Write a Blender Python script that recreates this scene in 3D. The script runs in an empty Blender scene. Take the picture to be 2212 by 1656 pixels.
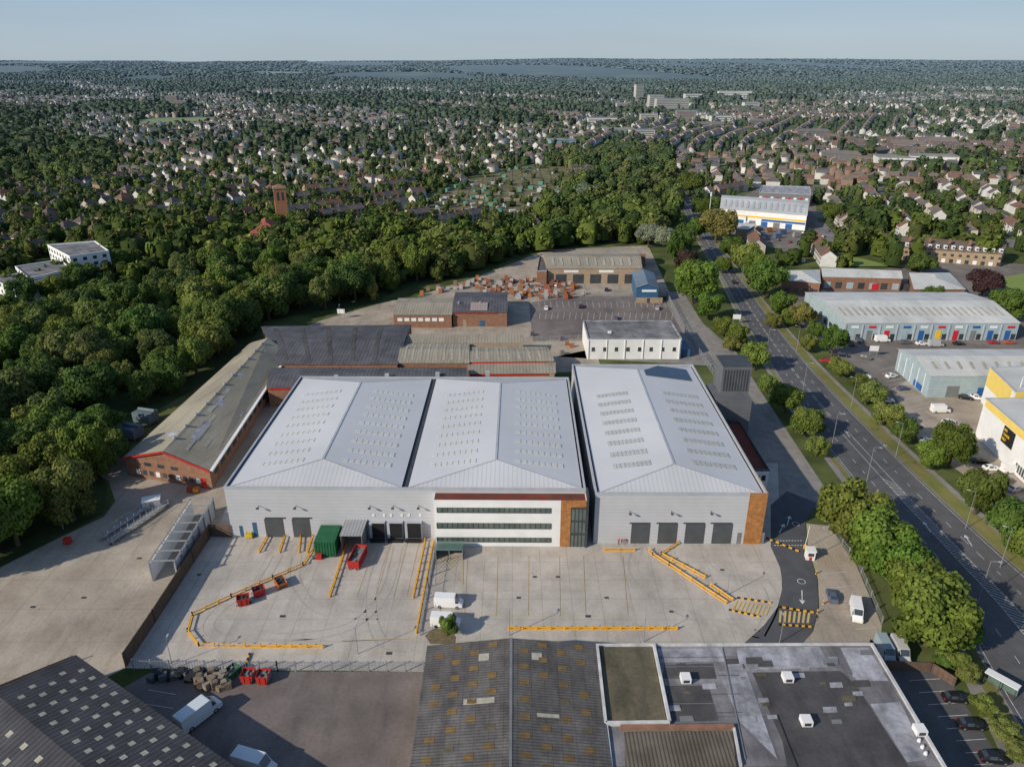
import bpy, math, random
import numpy as np
from mathutils import Vector, Matrix
R=math.radians; rnd=random.Random(7); rng=np.random.default_rng(11)
C=bpy.context.scene.collection
F=1600.;CX=1106.;CY=828.;H=100.;PT=math.atan(698/F);cP,sP=math.cos(PT),math.sin(PT)
def ray(px,py):
    dx=(px-CX)/F;dy=(py-CY)/F
    return Vector((dx,cP-dy*sP,-(sP+dy*cP)))
def P(px,py,z=0.):
    d=ray(px,py);t=(H-z)/-d.z
    return Vector((d.x*t,d.y*t,z))
def PX(x,y,z=0.):
    zz=z-H; f=y*cP-zz*sP; u=-y*sP-zz*cP
    return CX+F*x/f, CY+F*u/f
# ---------------------------------------------------------------- materials
MATS={}
HAZE_TINT=(.215,.30,.365)
def haze_tint(N,K,out):  # aerial haze painted into base colour, growing with world Y; no scattering
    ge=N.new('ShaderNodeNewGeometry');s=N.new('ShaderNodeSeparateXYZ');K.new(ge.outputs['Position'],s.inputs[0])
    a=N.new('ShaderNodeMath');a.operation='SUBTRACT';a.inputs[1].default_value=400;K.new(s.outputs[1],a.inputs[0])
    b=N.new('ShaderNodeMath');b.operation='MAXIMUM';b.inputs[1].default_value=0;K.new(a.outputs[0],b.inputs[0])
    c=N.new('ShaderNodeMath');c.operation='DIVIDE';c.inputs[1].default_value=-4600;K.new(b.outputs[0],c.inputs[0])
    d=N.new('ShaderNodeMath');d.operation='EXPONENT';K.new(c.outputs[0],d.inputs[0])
    q=N.new('ShaderNodeMix');q.data_type='RGBA';K.new(d.outputs[0],q.inputs[0]);q.inputs[6].default_value=(*HAZE_TINT,1);K.new(out,q.inputs[7]);return q.outputs[2]
def mat(name,c,c2=None,scale=.5,rough=.85,metal=0.,bands=(),big=.25,objcol=False,attr=False,bump=0.,spec=.25,bigscale=.03,trans=0,hz=False,stain=0):
    if name in MATS: return MATS[name]
    m=bpy.data.materials.new(name);m.use_nodes=True;nt=m.node_tree;N=nt.nodes;K=nt.links
    b=N['Principled BSDF'];b.inputs['Roughness'].default_value=rough;b.inputs['Metallic'].default_value=metal
    b.inputs['Specular IOR Level'].default_value=spec
    if c2 is None: c2=tuple(x*.8 for x in c)
    tc=N.new('ShaderNodeTexCoord')
    nz=N.new('ShaderNodeTexNoise');nz.inputs['Scale'].default_value=scale;nz.inputs['Detail'].default_value=5;K.new(tc.outputs['Object'],nz.inputs['Vector'])
    mr=N.new('ShaderNodeMapRange');mr.inputs[1].default_value=.35;mr.inputs[2].default_value=.65;K.new(nz.outputs[0],mr.inputs[0])
    mx=N.new('ShaderNodeMix');mx.data_type='RGBA';K.new(mr.outputs[0],mx.inputs[0])
    mx.inputs[6].default_value=(*c,1);mx.inputs[7].default_value=(*c2,1);out=mx.outputs[2]
    def mul(out,val):
        q=N.new('ShaderNodeMix');q.data_type='RGBA';q.blend_type='MULTIPLY';q.inputs[0].default_value=1
        K.new(out,q.inputs[6]);K.new(val,q.inputs[7]);return q.outputs[2]
    def noisemul(out,sc_,lo,hi,a,b_,sx=1,sy=1):
        mp=N.new('ShaderNodeMapping');mp.inputs['Scale'].default_value=(sx,sy,1);K.new(tc.outputs['Object'],mp.inputs[0])
        n2=N.new('ShaderNodeTexNoise');n2.inputs['Scale'].default_value=sc_;n2.inputs['Detail'].default_value=6;n2.inputs['Roughness'].default_value=.62;K.new(mp.outputs[0],n2.inputs['Vector'])
        m2=N.new('ShaderNodeMapRange');m2.inputs[1].default_value=a;m2.inputs[2].default_value=b_;m2.inputs[3].default_value=lo;m2.inputs[4].default_value=hi;K.new(n2.outputs[0],m2.inputs[0])
        return mul(out,m2.outputs[0])
    if big: out=noisemul(out,bigscale,1-big,1+big*.4,.3,.7)
    if stain:
        out=noisemul(out,.35,1-stain,1.04,.28,.5,1.,.22);out=noisemul(out,1.6,1-stain*.5,1.03,.35,.6)
    if bands:
        sx=N.new('ShaderNodeSeparateXYZ');K.new(tc.outputs['Object'],sx.inputs[0])
        for ax,sp,wd,fac in bands:
            a=N.new('ShaderNodeMath');a.operation='DIVIDE';a.inputs[1].default_value=sp;K.new(sx.outputs[ax],a.inputs[0])
            f=N.new('ShaderNodeMath');f.operation='FRACT';K.new(a.outputs[0],f.inputs[0])
            l=N.new('ShaderNodeMath');l.operation='LESS_THAN';l.inputs[1].default_value=wd;K.new(f.outputs[0],l.inputs[0])
            r=N.new('ShaderNodeMapRange');r.inputs[3].default_value=1;r.inputs[4].default_value=fac;K.new(l.outputs[0],r.inputs[0])
            out=mul(out,r.outputs[0])
    if objcol:
        oi=N.new('ShaderNodeObjectInfo');out=mul(out,oi.outputs['Color'])
    if attr:
        at=N.new('ShaderNodeAttribute');at.attribute_name='Col';out=mul(out,at.outputs['Color'])
    if hz: out=haze_tint(N,K,out)
    K.new(out,b.inputs['Base Color'])
    if trans:
        tr=N.new('ShaderNodeBsdfTranslucent');K.new(out,tr.inputs['Color']);ms=N.new('ShaderNodeMixShader');ms.inputs[0].default_value=trans
        K.new(b.outputs[0],ms.inputs[1]);K.new(tr.outputs[0],ms.inputs[2]);K.new(ms.outputs[0],N['Material Output'].inputs['Surface'])
    MATS[name]=m;return m
M_conc=mat('yard_concrete',(.47,.43,.385),(.40,.365,.325),.25,.9,bands=((0,6.,.02,.74),(1,6.,.02,.74)),big=.2,bigscale=.06,stain=.16)
M_concold=mat('old_concrete',(.42,.365,.30),(.33,.28,.225),.12,.95,bands=((0,7.,.02,.78),(1,9.,.015,.78)),big=.3,bigscale=.05,stain=.2)
M_asph=mat('asphalt',(.118,.117,.122),(.095,.095,.10),.3,.9,big=.25,stain=.15)
M_asphb=mat('worn_asphalt',(.21,.185,.165),(.16,.145,.13),.15,.95,big=.3,bigscale=.05,stain=.2)
M_asphr=mat('reddish_tarmac',(.20,.17,.158),(.155,.132,.124),.15,.95,big=.3,bigscale=.05,stain=.2)
M_new=mat('new_asphalt',(.09,.093,.10),(.075,.077,.085),.4,.85,big=.15,stain=.1)
M_foot=mat('footway',(.27,.25,.235),(.21,.20,.185),.4,.95,stain=.15)
M_grass=mat('verge_grass',(.15,.17,.045),(.22,.19,.075),.15,1.,big=.3,stain=.2)
M_floor=mat('woodland_undergrowth',(.035,.055,.016),(.06,.075,.025),.3,1.,big=.3)
M_white=mat('white_line',(.7,.7,.68),(.45,.45,.44),1.,.8,big=.2)
M_yline=mat('yellow_line',(.60,.42,.14),(.47,.38,.2),.6,.8,big=.2)
M_ypaint=mat('yellow_paint',(.80,.43,.03),(.66,.34,.03),1.,.5,big=.1)
M_black=mat('black_paint',(.02,.02,.022),None,1.,.5,big=0)
M_metal=mat('metal_roof_v',(.55,.56,.575),(.52,.53,.55),.08,.5,bands=((1,1.0,.14,.91),),big=.1)
M_metalh=mat('metal_roof_u',(.52,.53,.55),(.48,.49,.51),.1,.5,bands=((0,1.0,.25,.86),),big=.1)
M_clad=mat('grey_cladding',(.47,.48,.505),(.44,.45,.475),.3,.5,bands=((2,.9,.14,.86),),big=.06)
M_flash=mat('flashing',(.42,.44,.47),(.36,.38,.41),.4,.4,big=.1)
M_dark=mat('dark_trim',(.06,.065,.075),(.045,.05,.055),.4,.5,big=.1)
M_render=mat('white_render',(.76,.76,.75),(.69,.69,.68),.3,.7,big=.1)
M_timber=mat('timber_cladding',(.47,.215,.075),(.33,.145,.05),1.2,.6,bands=((0,.35,.16,.6),),big=.25,bigscale=.4)
M_timbers=mat('timber_cladding_side',(.42,.19,.07),(.30,.13,.045),1.2,.6,bands=((1,.35,.16,.6),),big=.2)
M_glass=mat('window_glass',(.03,.04,.045),(.05,.065,.07),.3,.08,spec=.8,big=0)
M_glassc=mat('office_glass',(.075,.10,.09),(.13,.16,.145),.5,.12,spec=.8,big=.2,bigscale=.3)
M_glassg=mat('green_glass',(.10,.16,.14),(.07,.12,.11),.3,.1,spec=.8,big=0)
M_sedum=mat('sedum_roof',(.20,.04,.035),(.12,.06,.035),.5,1.,big=.3,bigscale=.2)
M_door=mat('roller_door',(.085,.092,.10),(.07,.076,.082),.5,.5,bands=((2,.45,.1,.7),),big=.05)
M_sky1=mat('rooflight',(.59,.61,.60),(.49,.52,.51),1.8,.35,big=.1)
M_sky2=mat('rooflight_grey',(.37,.39,.385),(.49,.50,.49),1.2,.4,big=.1)
M_solar=mat('solar_panel',(.02,.035,.07),(.015,.025,.05),.5,.2,bands=((0,1.,.05,2.5),(1,1.6,.04,2.5)),spec=.6,big=0)
M_asb=mat('asbestos_roof_v',(.40,.36,.275),(.29,.26,.20),.12,.95,bands=((1,1.1,.25,.84),),big=.35,bigscale=.06,stain=.25)
M_asbu=mat('asbestos_roof_u',(.38,.345,.275),(.28,.25,.20),.12,.95,bands=((0,1.1,.3,.78),),big=.3,bigscale=.06,stain=.25)
M_brn=mat('grey_brown_sheet_roof',(.165,.155,.147),(.115,.108,.103),.35,.95,bands=((1,.55,.4,.68),(0,2.2,.05,.75)),big=.3,bigscale=.08,stain=.35)
M_drk=mat('dark_sheet_roof',(.085,.085,.095),(.06,.06,.066),.25,.9,bands=((1,.9,.35,.65),),big=.3,bigscale=.08,stain=.2)
M_slate=mat('slate_roof',(.12,.12,.135),(.085,.085,.095),.2,.8,bands=((0,1.2,.3,.75),),big=.3,bigscale=.07,stain=.25)
M_sky3=mat('dirty_rooflight',(.24,.155,.06),(.16,.105,.045),1.,.7,bands=((1,.55,.4,.75),),big=.3)
M_sky4=mat('pale_rooflight',(.46,.44,.36),(.34,.32,.26),1.,.7,big=.3)
M_brick=mat('brick_wall',(.30,.16,.105),(.22,.12,.08),.8,.9,bands=((2,.6,.12,.85),),big=.2)
M_brickl=mat('pale_brick',(.40,.30,.20),(.31,.23,.16),.8,.9,bands=((2,.6,.12,.85),),big=.2)
M_red=mat('red_paint',(.50,.04,.03),(.38,.03,.025),.8,.5,big=.2)
M_green=mat('green_paint',(.02,.13,.055),(.015,.10,.045),.8,.5,big=.15)
M_blue=mat('blue_cladding',(.045,.12,.22),(.04,.10,.19),.5,.5,bands=((2,.8,.12,.8),),big=.1)
M_teal=mat('pale_blue_cladding',(.36,.45,.48),(.31,.39,.42),.5,.5,bands=((2,.9,.1,.85),),big=.1)
M_yel=mat('yellow_cladding',(.78,.58,.15),(.72,.53,.13),.5,.5,big=.06)
M_grey=mat('mid_grey',(.2,.205,.21),(.16,.165,.17),.5,.6,big=.15)
M_wood=mat('fence_timber',(.15,.10,.07),(.11,.075,.055),1.,.9,bands=((0,.5,.15,.7),),big=.2)
M_steel=mat('galvanised_steel',(.36,.38,.40),(.28,.30,.32),1.,.4,metal=.3,big=.1)
M_felt=mat('flat_roof_felt',(.26,.25,.26),(.16,.155,.165),.2,.85,bands=((0,2.1,.03,.75),(1,9.,.02,.7)),big=.45,bigscale=.12,stain=.35)
M_feltd=mat('dark_felt',(.095,.092,.095),(.07,.068,.07),.3,.9,big=.25,bigscale=.1,stain=.25)
M_feltl=mat('silver_felt',(.42,.42,.46),(.27,.27,.29),.35,.7,big=.45,bigscale=.25,stain=.35)
M_moss=mat('mossy_roof',(.16,.135,.09),(.10,.09,.06),.3,.95,big=.3,bigscale=.1,stain=.3)
M_bark=mat('bark',(.10,.075,.05),(.07,.05,.035),1.,.95,big=0)
M_leaf=mat('foliage',(.95,.95,.95),(.70,.74,.62),.35,.7,objcol=True,attr=True,big=0,spec=.15,trans=.28)
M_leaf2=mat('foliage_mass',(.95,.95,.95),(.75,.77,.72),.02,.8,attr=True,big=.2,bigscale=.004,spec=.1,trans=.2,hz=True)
M_paint=mat('vehicle_paint',(.9,.9,.9),(.86,.86,.86),.5,.3,objcol=True,big=0,spec=.5)
M_tyre=mat('tyre',(.02,.02,.02),None,1.,.9,big=0)
M_rim=mat('wheel_rim',(.35,.35,.36),None,1.,.4,metal=.5,big=0)
M_lamp=mat('headlight_glass',(.7,.7,.7),None,1.,.2,big=0)
M_tail=mat('tail_light',(.4,.02,.02),None,1.,.3,big=0)
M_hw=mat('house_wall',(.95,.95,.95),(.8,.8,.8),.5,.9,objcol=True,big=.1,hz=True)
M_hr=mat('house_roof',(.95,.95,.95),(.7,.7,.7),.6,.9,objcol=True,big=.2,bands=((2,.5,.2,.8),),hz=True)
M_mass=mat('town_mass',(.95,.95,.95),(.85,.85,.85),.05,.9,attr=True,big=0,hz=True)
M_goods=mat('goods',(.95,.95,.95),(.65,.65,.65),1.5,.8,objcol=True,big=.2,bands=((2,.4,.2,.75),))
M_edge=mat('white_edge',(.62,.62,.62),(.45,.45,.45),.5,.7,stain=.2)
M_rd2=mat('bright_red_door',(.55,.03,.04),None,1.,.5,big=0);M_bl2=mat('bright_blue_door',(.03,.12,.34),None,1.,.5,big=0);M_yl2=mat('bright_yellow_door',(.80,.50,.03),None,1.,.5,big=0)
M_whr=mat('white_metal_roof_u',(.60,.60,.57),(.50,.50,.47),.1,.5,bands=((0,1.4,.12,.86),),big=.2,stain=.15)
M_whv=mat('white_metal_roof_v',(.58,.58,.55),(.49,.49,.46),.1,.5,bands=((1,1.4,.12,.86),),big=.2)
# ---------------------------------------------------------------- builders
class MB:
    def __init__(s): s.v=[];s.f=[]
    def add(s,vs,fs):
        n=len(s.v);s.v+=[tuple(v) for v in vs];s.f+=[tuple(n+i for i in f) for f in fs];return s
    def poly(s,pts): return s.add(pts,[tuple(range(len(pts)))])
    def box(s,x0,y0,z0,x1,y1,z1):
        return s.add([(x0,y0,z0),(x1,y0,z0),(x1,y1,z0),(x0,y1,z0),(x0,y0,z1),(x1,y0,z1),(x1,y1,z1),(x0,y1,z1)],[(0,3,2,1),(4,5,6,7),(0,1,5,4),(1,2,6,5),(2,3,7,6),(3,0,4,7)])
    def beam(s,p,q,w,h,up=0):
        p=Vector(p);q=Vector(q);d=q-p;n=Vector((-d.y,d.x,0))
        n=n.normalized()*w/2 if n.length>1e-6 else Vector((w/2,0,0))
        z=Vector((0,0,h))
        return s.add([p-n,p+n,q+n,q-n,p-n+z,p+n+z,q+n+z,q-n+z],[(0,1,2,3),(7,6,5,4),(0,4,5,1),(1,5,6,2),(2,6,7,3),(3,7,4,0)])
    def cyl(s,p,q,r0,r1,n=8,cap=True):
        p=Vector(p);q=Vector(q);d=(q-p).normalized();a=d.orthogonal().normalized();b=d.cross(a)
        vs=[];
        for c,r in ((p,r0),(q,r1)):
            for i in range(n):
                t=2*math.pi*i/n;vs.append(c+(a*math.cos(t)+b*math.sin(t))*r)
        fs=[(i,(i+1)%n,n+(i+1)%n,n+i) for i in range(n)]
        if cap: fs+=[tuple(range(n))[::-1],tuple(range(n,2*n))]
        return s.add(vs,fs)
    def prism(s,pts,z0,z1):
        n=len(pts);vs=[(p[0],p[1],z0) for p in pts]+[(p[0],p[1],z1) for p in pts]
        return s.add(vs,[tuple(range(n))[::-1],tuple(range(n,2*n))]+[(i,(i+1)%n,n+(i+1)%n,n+i) for i in range(n)])
    def build(s,name,m,parent=None,label=None,color=None):
        me=bpy.data.meshes.new(name);me.from_pydata(s.v,[],s.f);me.materials.append(m);me.update()
        o=bpy.data.objects.new(name,me);C.objects.link(o)
        if parent: o.parent=parent
        if label:o['label']=label
        if color:o.color=(*color,1)
        return o
def tag(o,label,cat,group=None,kind=None):
    if label:o['label']=label
    if cat:o['category']=cat
    if group:o['group']=group
    if kind:o['kind']=kind
    return o
def thing(name,label,cat,loc=(0,0,0),rz=0,group=None):
    o=bpy.data.objects.new(name,None);C.objects.link(o);o.location=loc;o.rotation_euler=(0,0,rz);o.empty_display_size=.3
    return tag(o,label,cat,group)
def struct(name,mb,m):
    o=mb.build(name,m);o['kind']='structure';return o
def dup(root,loc,rz=None,label=None,group=None,color=None,scale=None):
    r=root.copy();C.objects.link(r);r.location=loc
    if rz is not None:r.rotation_euler=(0,0,rz)
    if label:r['label']=label
    if group:r['group']=group
    if scale:r.scale=scale
    if color:r.color=(*color,1)
    for ch in list(root.children):
        c=ch.copy();C.objects.link(c);c.parent=r
        if color and ch.get('tint'): c.color=(*color,1)
        for g in ch.children:
            d=g.copy();C.objects.link(d);d.parent=c
    return r
def kill(t):
    for ch in list(t.children):
        for g in list(ch.children): bpy.data.objects.remove(g)
        bpy.data.objects.remove(ch)
    bpy.data.objects.remove(t)
Z1,Z2,Z3,Z4,Z5=.02,.05,.08,.11,.14
def sheet(name,pxs,m,z): return struct(name,MB().poly([P(a,b,z) for a,b in pxs]),m)
def ribbon(mb,pts,w,z):
    for p,q in zip(pts,pts[1:]):
        p=Vector((p[0],p[1],z));q=Vector((q[0],q[1],z));d=q-p
        if d.length<1e-4: continue
        n=Vector((-d.y,d.x,0)).normalized()*w/2
        mb.poly([p-n,q-n,q+n,p+n])
def rect(a,b,c,z):
    A=P(*a,z);B_=P(*b,z);c=P(*c,z);u=(B_-A).normalized();v=Vector((-u.y,u.x,0));D=(c-A).dot(v)
    return [A,B_,B_+v*D,A+v*D]
def quadp(*ps,z): return [P(a,b,z) for a,b in ps]
class Bd: pass
def bld(name,label,cat,quad,h,roof='flat',rise=2.,wm=None,rm=None,group=None,ov=.3,par=.5,pm=None):
    o=quad[0];d=quad[1]-o;a=math.atan2(d.y,d.x);root=thing(name,label,cat,(o.x,o.y,0),a,group)
    ca,sa=math.cos(-a),math.sin(-a)
    L=[Vector(((q.x-o.x)*ca-(q.y-o.y)*sa,(q.x-o.x)*sa+(q.y-o.y)*ca)) for q in quad]
    B=Bd();B.root=root;B.L=L;B.h=h;B.a=a;B.o=o;B.roof=roof;B.rise=rise
    m=MB()
    for i in range(4):
        p,q=L[i],L[(i+1)%4];m.poly([(p.x,p.y,0),(q.x,q.y,0),(q.x,q.y,h),(p.x,p.y,h)])
    mid=lambda p,q:(p+q)/2
    if roof=='gv':
        r0,r1=mid(L[0],L[1]),mid(L[2],L[3])
        m.poly([(L[0].x,L[0].y,h),(L[1].x,L[1].y,h),(r0.x,r0.y,h+rise)]);m.poly([(L[2].x,L[2].y,h),(L[3].x,L[3].y,h),(r1.x,r1.y,h+rise)])
    if roof=='gu':
        r0,r1=mid(L[0],L[3]),mid(L[1],L[2])
        m.poly([(L[3].x,L[3].y,h),(L[0].x,L[0].y,h),(r0.x,r0.y,h+rise)]);m.poly([(L[1].x,L[1].y,h),(L[2].x,L[2].y,h),(r1.x,r1.y,h+rise)])
    B.wall=m.build('wall',wm,root)
    c=(L[0]+L[1]+L[2]+L[3])/4
    E=[p+(p-c).normalized()*ov*1.4 for p in L]
    r=MB();e=.04
    if roof=='flat':
        I=[p+(c-p).normalized()*.5 for p in L]
        r.poly([(p.x,p.y,h-par) for p in I]);B.rz=h-par
        pr=MB()
        O=[p+(p-c).normalized()*.08 for p in L]
        for i in range(4):
            p,q,pi,qi=O[i],O[(i+1)%4],I[i],I[(i+1)%4]
            pr.add([(p.x,p.y,h+e),(q.x,q.y,h+e),(qi.x,qi.y,h+e),(pi.x,pi.y,h+e),(pi.x,pi.y,h-par),(qi.x,qi.y,h-par),(p.x,p.y,h-.3),(q.x,q.y,h-.3)],[(0,1,2,3),(3,2,5,4),(6,7,1,0)])
        pr.build('parapet',pm or M_flash,root)
    else:
        t=.12
        def slab(pts):
            n=len(pts);vs=[Vector(p)+Vector((0,0,t)) for p in pts]+[Vector(p) for p in pts]
            r.add(vs,[tuple(range(n)),tuple(range(n,2*n))[::-1]]+[(i,n+i,n+(i+1)%n,(i+1)%n) for i in range(n)])
        z=h+e
        V=lambda p,zz:(p.x,p.y,zz)
        if roof=='gv':
            r0,r1=mid(E[0],E[1]),mid(E[2],E[3]);slab([V(E[0],z),V(r0,z+rise),V(r1,z+rise),V(E[3],z)]);slab([V(r0,z+rise),V(E[1],z),V(E[2],z),V(r1,z+rise)])
        elif roof=='gu':
            r0,r1=mid(E[0],E[3]),mid(E[1],E[2]);slab([V(E[0],z),V(E[1],z),V(r1,z+rise),V(r0,z+rise)]);slab([V(r0,z+rise),V(r1,z+rise),V(E[2],z),V(E[3],z)])
        elif roof=='hip':
            W=(L[1]-L[0]).length;D=(L[3]-L[0]).length
            if W>=D:
                f=min(.45,D/2/W);r0=mid(E[0],E[3]).lerp(mid(E[1],E[2]),f);r1=mid(E[0],E[3]).lerp(mid(E[1],E[2]),1-f)
                slab([V(E[0],z),V(E[1],z),V(r1,z+rise),V(r0,z+rise)]);slab([V(r0,z+rise),V(r1,z+rise),V(E[2],z),V(E[3],z)])
                slab([V(E[3],z),V(E[0],z),V(r0,z+rise)]);slab([V(E[1],z),V(E[2],z),V(r1,z+rise)])
            else:
                f=min(.45,W/2/D);r0=mid(E[0],E[1]).lerp(mid(E[3],E[2]),f);r1=mid(E[0],E[1]).lerp(mid(E[3],E[2]),1-f)
                slab([V(E[0],z),V(r0,z+rise),V(r1,z+rise),V(E[3],z)]);slab([V(r0,z+rise),V(E[1],z),V(E[2],z),V(r1,z+rise)])
                slab([V(E[0],z),V(E[1],z),V(r0,z+rise)]);slab([V(E[2],z),V(E[3],z),V(r1,z+rise)])
        elif roof=='mono':
            slab([V(E[0],z),V(E[1],z),V(E[2],z+rise),V(E[3],z+rise)])
            mm=MB();mm.poly([V(L[2],h),V(L[3],h),V(L[3],h+rise),V(L[2],h+rise)]);mm.poly([V(L[1],h),V(L[2],h),V(L[2],h+rise)]);mm.poly([V(L[3],h),V(L[0],h),V(L[3],h+rise)]);mm.build('gable_wall',wm,root)
    B.roofo=r.build('roof',rm,root)
    return B
def lp(B,p):
    ca,sa=math.cos(-B.a),math.sin(-B.a);x,y=p[0]-B.o.x,p[1]-B.o.y
    return Vector((x*ca-y*sa,x*sa+y*ca))
def uz(B,e,px,py,off=0.):
    p,q=B.L[e],B.L[(e+1)%4];d=(q-p).normalized();n=Vector((d.y,-d.x));p=p+n*off
    ca,sa=math.cos(B.a),math.sin(B.a);w=lambda v:Vector((v.x*ca-v.y*sa,v.x*sa+v.y*ca))
    pw=w(p)+Vector((B.o.x,B.o.y));dw=w(d);nw=w(n);r=ray(px,py)
    t=pw.dot(nw)/(r.x*nw.x+r.y*nw.y);hit=Vector((r.x*t,r.y*t))
    return (hit-pw).dot(dw),H+r.z*t
def panel(B,e,name,m,u0,u1,z0,z1,proud=.06,off=0.,parent=None,label=None):
    p,q=B.L[e],B.L[(e+1)%4];d=(q-p).normalized();n=Vector((d.y,-d.x));p=p+n*off
    a=p+d*u0;b=p+d*u1;c=b+n*proud;f=a+n*proud
    return MB().prism([f,c,b,a],z0,z1).build(name,m,parent or B.root,label)
def ppx(B,e,name,m,x0,y0,x1,y1,proud=.06,off=0.,z0=None,**k):
    u0,_=uz(B,e,x0,y1,off);u1,_=uz(B,e,x1,y1,off);xm=(x0+x1)/2
    za=uz(B,e,xm,y1,off)[1] if z0 is None else z0;zb=uz(B,e,xm,y0,off)[1]
    return panel(B,e,name,m,u0,u1,za,zb,proud,off,**k)
def text(root,s,size,loc,rot,m,name='lettering'):
    cu=bpy.data.curves.new(name,'FONT');cu.body=s;cu.size=size;cu.extrude=.02;cu.offset=size*.02
    t=bpy.data.objects.new(name+'_tmp',cu);C.objects.link(t);bpy.context.view_layer.update()
    me=bpy.data.meshes.new_from_object(t.evaluated_get(bpy.context.evaluated_depsgraph_get()));bpy.data.objects.remove(t)
    me.materials.clear();me.materials.append(m);o=bpy.data.objects.new(name,me);C.objects.link(o);o.parent=root;o.location=loc;o.rotation_euler=rot
    return o
def inpoly(x,y,poly):
    c=False;n=len(poly);j=n-1
    for i in range(n):
        xi,yi=poly[i];xj,yj=poly[j]
        if (yi>y)!=(yj>y) and x<(xj-xi)*(y-yi)/(yj-yi)+xi:c=not c
        j=i
    return c
# ---------------------------------------------------------------- world, sun, camera
sc=bpy.context.scene
w=bpy.data.worlds.new('World');sc.world=w;w.use_nodes=True;nt=w.node_tree
bg=nt.nodes['Background'];sk=nt.nodes.new('ShaderNodeTexSky');sk.sky_type='NISHITA';sk.sun_disc=False
EL=R(28);SA=R(33)
sk.sun_elevation=EL;sk.sun_rotation=math.atan2(-math.cos(SA),-math.sin(SA))%(2*math.pi);sk.dust_density=.6;sk.altitude=100;sk.ozone_density=1.5;sk.air_density=1.
S_=.135
tcw=nt.nodes.new('ShaderNodeTexCoord');sw=nt.nodes.new('ShaderNodeSeparateXYZ');nt.links.new(tcw.outputs['Generated'],sw.inputs[0])
rw=nt.nodes.new('ShaderNodeValToRGB');nt.links.new(sw.outputs[2],rw.inputs[0]);ee=rw.color_ramp.elements
def k_(c): return (*c,1)
ee[0].position=.0;ee[0].color=k_((.41,.50,.575));ee[1].position=.45;ee[1].color=k_((.18,.31,.56))
e_=ee.new(.03);e_.color=k_((.385,.495,.60));e_=ee.new(.14);e_.color=k_((.27,.42,.61))
fw=nt.nodes.new('ShaderNodeMapRange');fw.inputs[1].default_value=.12;fw.inputs[2].default_value=.6;fw.inputs[3].default_value=.9;fw.inputs[4].default_value=.1;nt.links.new(sw.outputs[2],fw.inputs[0])
sc_=nt.nodes.new('ShaderNodeVectorMath');sc_.operation='SCALE';sc_.inputs[3].default_value=1/S_;nt.links.new(rw.outputs[0],sc_.inputs[0])
nw=nt.nodes.new('ShaderNodeTexNoise');nw.inputs['Scale'].default_value=2.2;nw.inputs['Detail'].default_value=5
mpw=nt.nodes.new('ShaderNodeMapping');mpw.inputs['Scale'].default_value=(1,1,9);nt.links.new(tcw.outputs['Generated'],mpw.inputs[0]);nt.links.new(mpw.outputs[0],nw.inputs['Vector'])
mrw=nt.nodes.new('ShaderNodeMapRange');mrw.inputs[1].default_value=.35;mrw.inputs[2].default_value=.7;mrw.inputs[3].default_value=.96;mrw.inputs[4].default_value=1.05;nt.links.new(nw.outputs[0],mrw.inputs[0])
s2w=nt.nodes.new('ShaderNodeVectorMath');s2w.operation='SCALE';nt.links.new(sc_.outputs[0],s2w.inputs[0]);nt.links.new(mrw.outputs[0],s2w.inputs[3])
mw=nt.nodes.new('ShaderNodeMix');mw.data_type='RGBA';nt.links.new(fw.outputs[0],mw.inputs[0]);nt.links.new(sk.outputs[0],mw.inputs[6]);nt.links.new(s2w.outputs[0],mw.inputs[7])
nt.links.new(mw.outputs[2],bg.inputs[0]);bg.inputs[1].default_value=S_
ld=bpy.data.lights.new('sun','SUN');ld.energy=4.7;ld.angle=R(.6);ld.color=(1,.90,.75)
lo=bpy.data.objects.new('sun',ld);C.objects.link(lo)
lo.rotation_euler=Vector((math.cos(EL)*math.cos(SA),math.cos(EL)*math.sin(SA),-math.sin(EL))).to_track_quat('-Z','Y').to_euler();lo.location=(-60,-60,200)
cd=bpy.data.cameras.new('camera');cd.sensor_width=36;cd.lens=F/2212*36;cd.clip_end=60000;cd.clip_start=1
co=bpy.data.objects.new('camera',cd);C.objects.link(co);co.location=(0,0,H);co.rotation_euler=(math.pi/2-PT,0,0);sc.camera=co
sc.view_settings.view_transform='Standard';sc.view_settings.look='None';sc.view_settings.exposure=0
# ---------------------------------------------------------------- ground
def hf(x,y):
    s=np.clip((y-2500)/9000,0,1);s=s*s*(3-2*s);s2=np.clip((y-1800)/3000,0,1)
    return s*(84+12*np.sin(x/2900+.5)+8*np.sin(x/1500+2+y/2500)+4*np.sin(x/640))+s2*13*np.sin(x/900+1)*np.sin(y/900)
ys=np.concatenate([np.arange(-300,2500,140),np.arange(2500,15000,180)]);xs=np.linspace(-12000,12000,161)
gx,gy=np.meshgrid(xs,ys);gz=hf(gx,gy)
gv=np.stack([gx,gy,gz],-1).reshape(-1,3);nx=len(xs)
gf=[(j*nx+i,j*nx+i+1,(j+1)*nx+i+1,(j+1)*nx+i) for j in range(len(ys)-1) for i in range(nx-1)]
g=MB();g.v=[tuple(v) for v in gv.tolist()];g.f=gf
gm=bpy.data.materials.new('ground_cover');gm.use_nodes=True;n_=gm.node_tree;N=n_.nodes;K=n_.links;b=N['Principled BSDF'];b.inputs['Roughness'].default_value=1;b.inputs['Specular IOR Level'].default_value=.1
tc=N.new('ShaderNodeTexCoord');mp=N.new('ShaderNodeMapping');mp.inputs['Scale'].default_value=(1,.6,1);K.new(tc.outputs['Object'],mp.inputs[0])
vo=N.new('ShaderNodeTexVoronoi');vo.inputs['Scale'].default_value=.005;K.new(mp.outputs[0],vo.inputs['Vector'])
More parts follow.
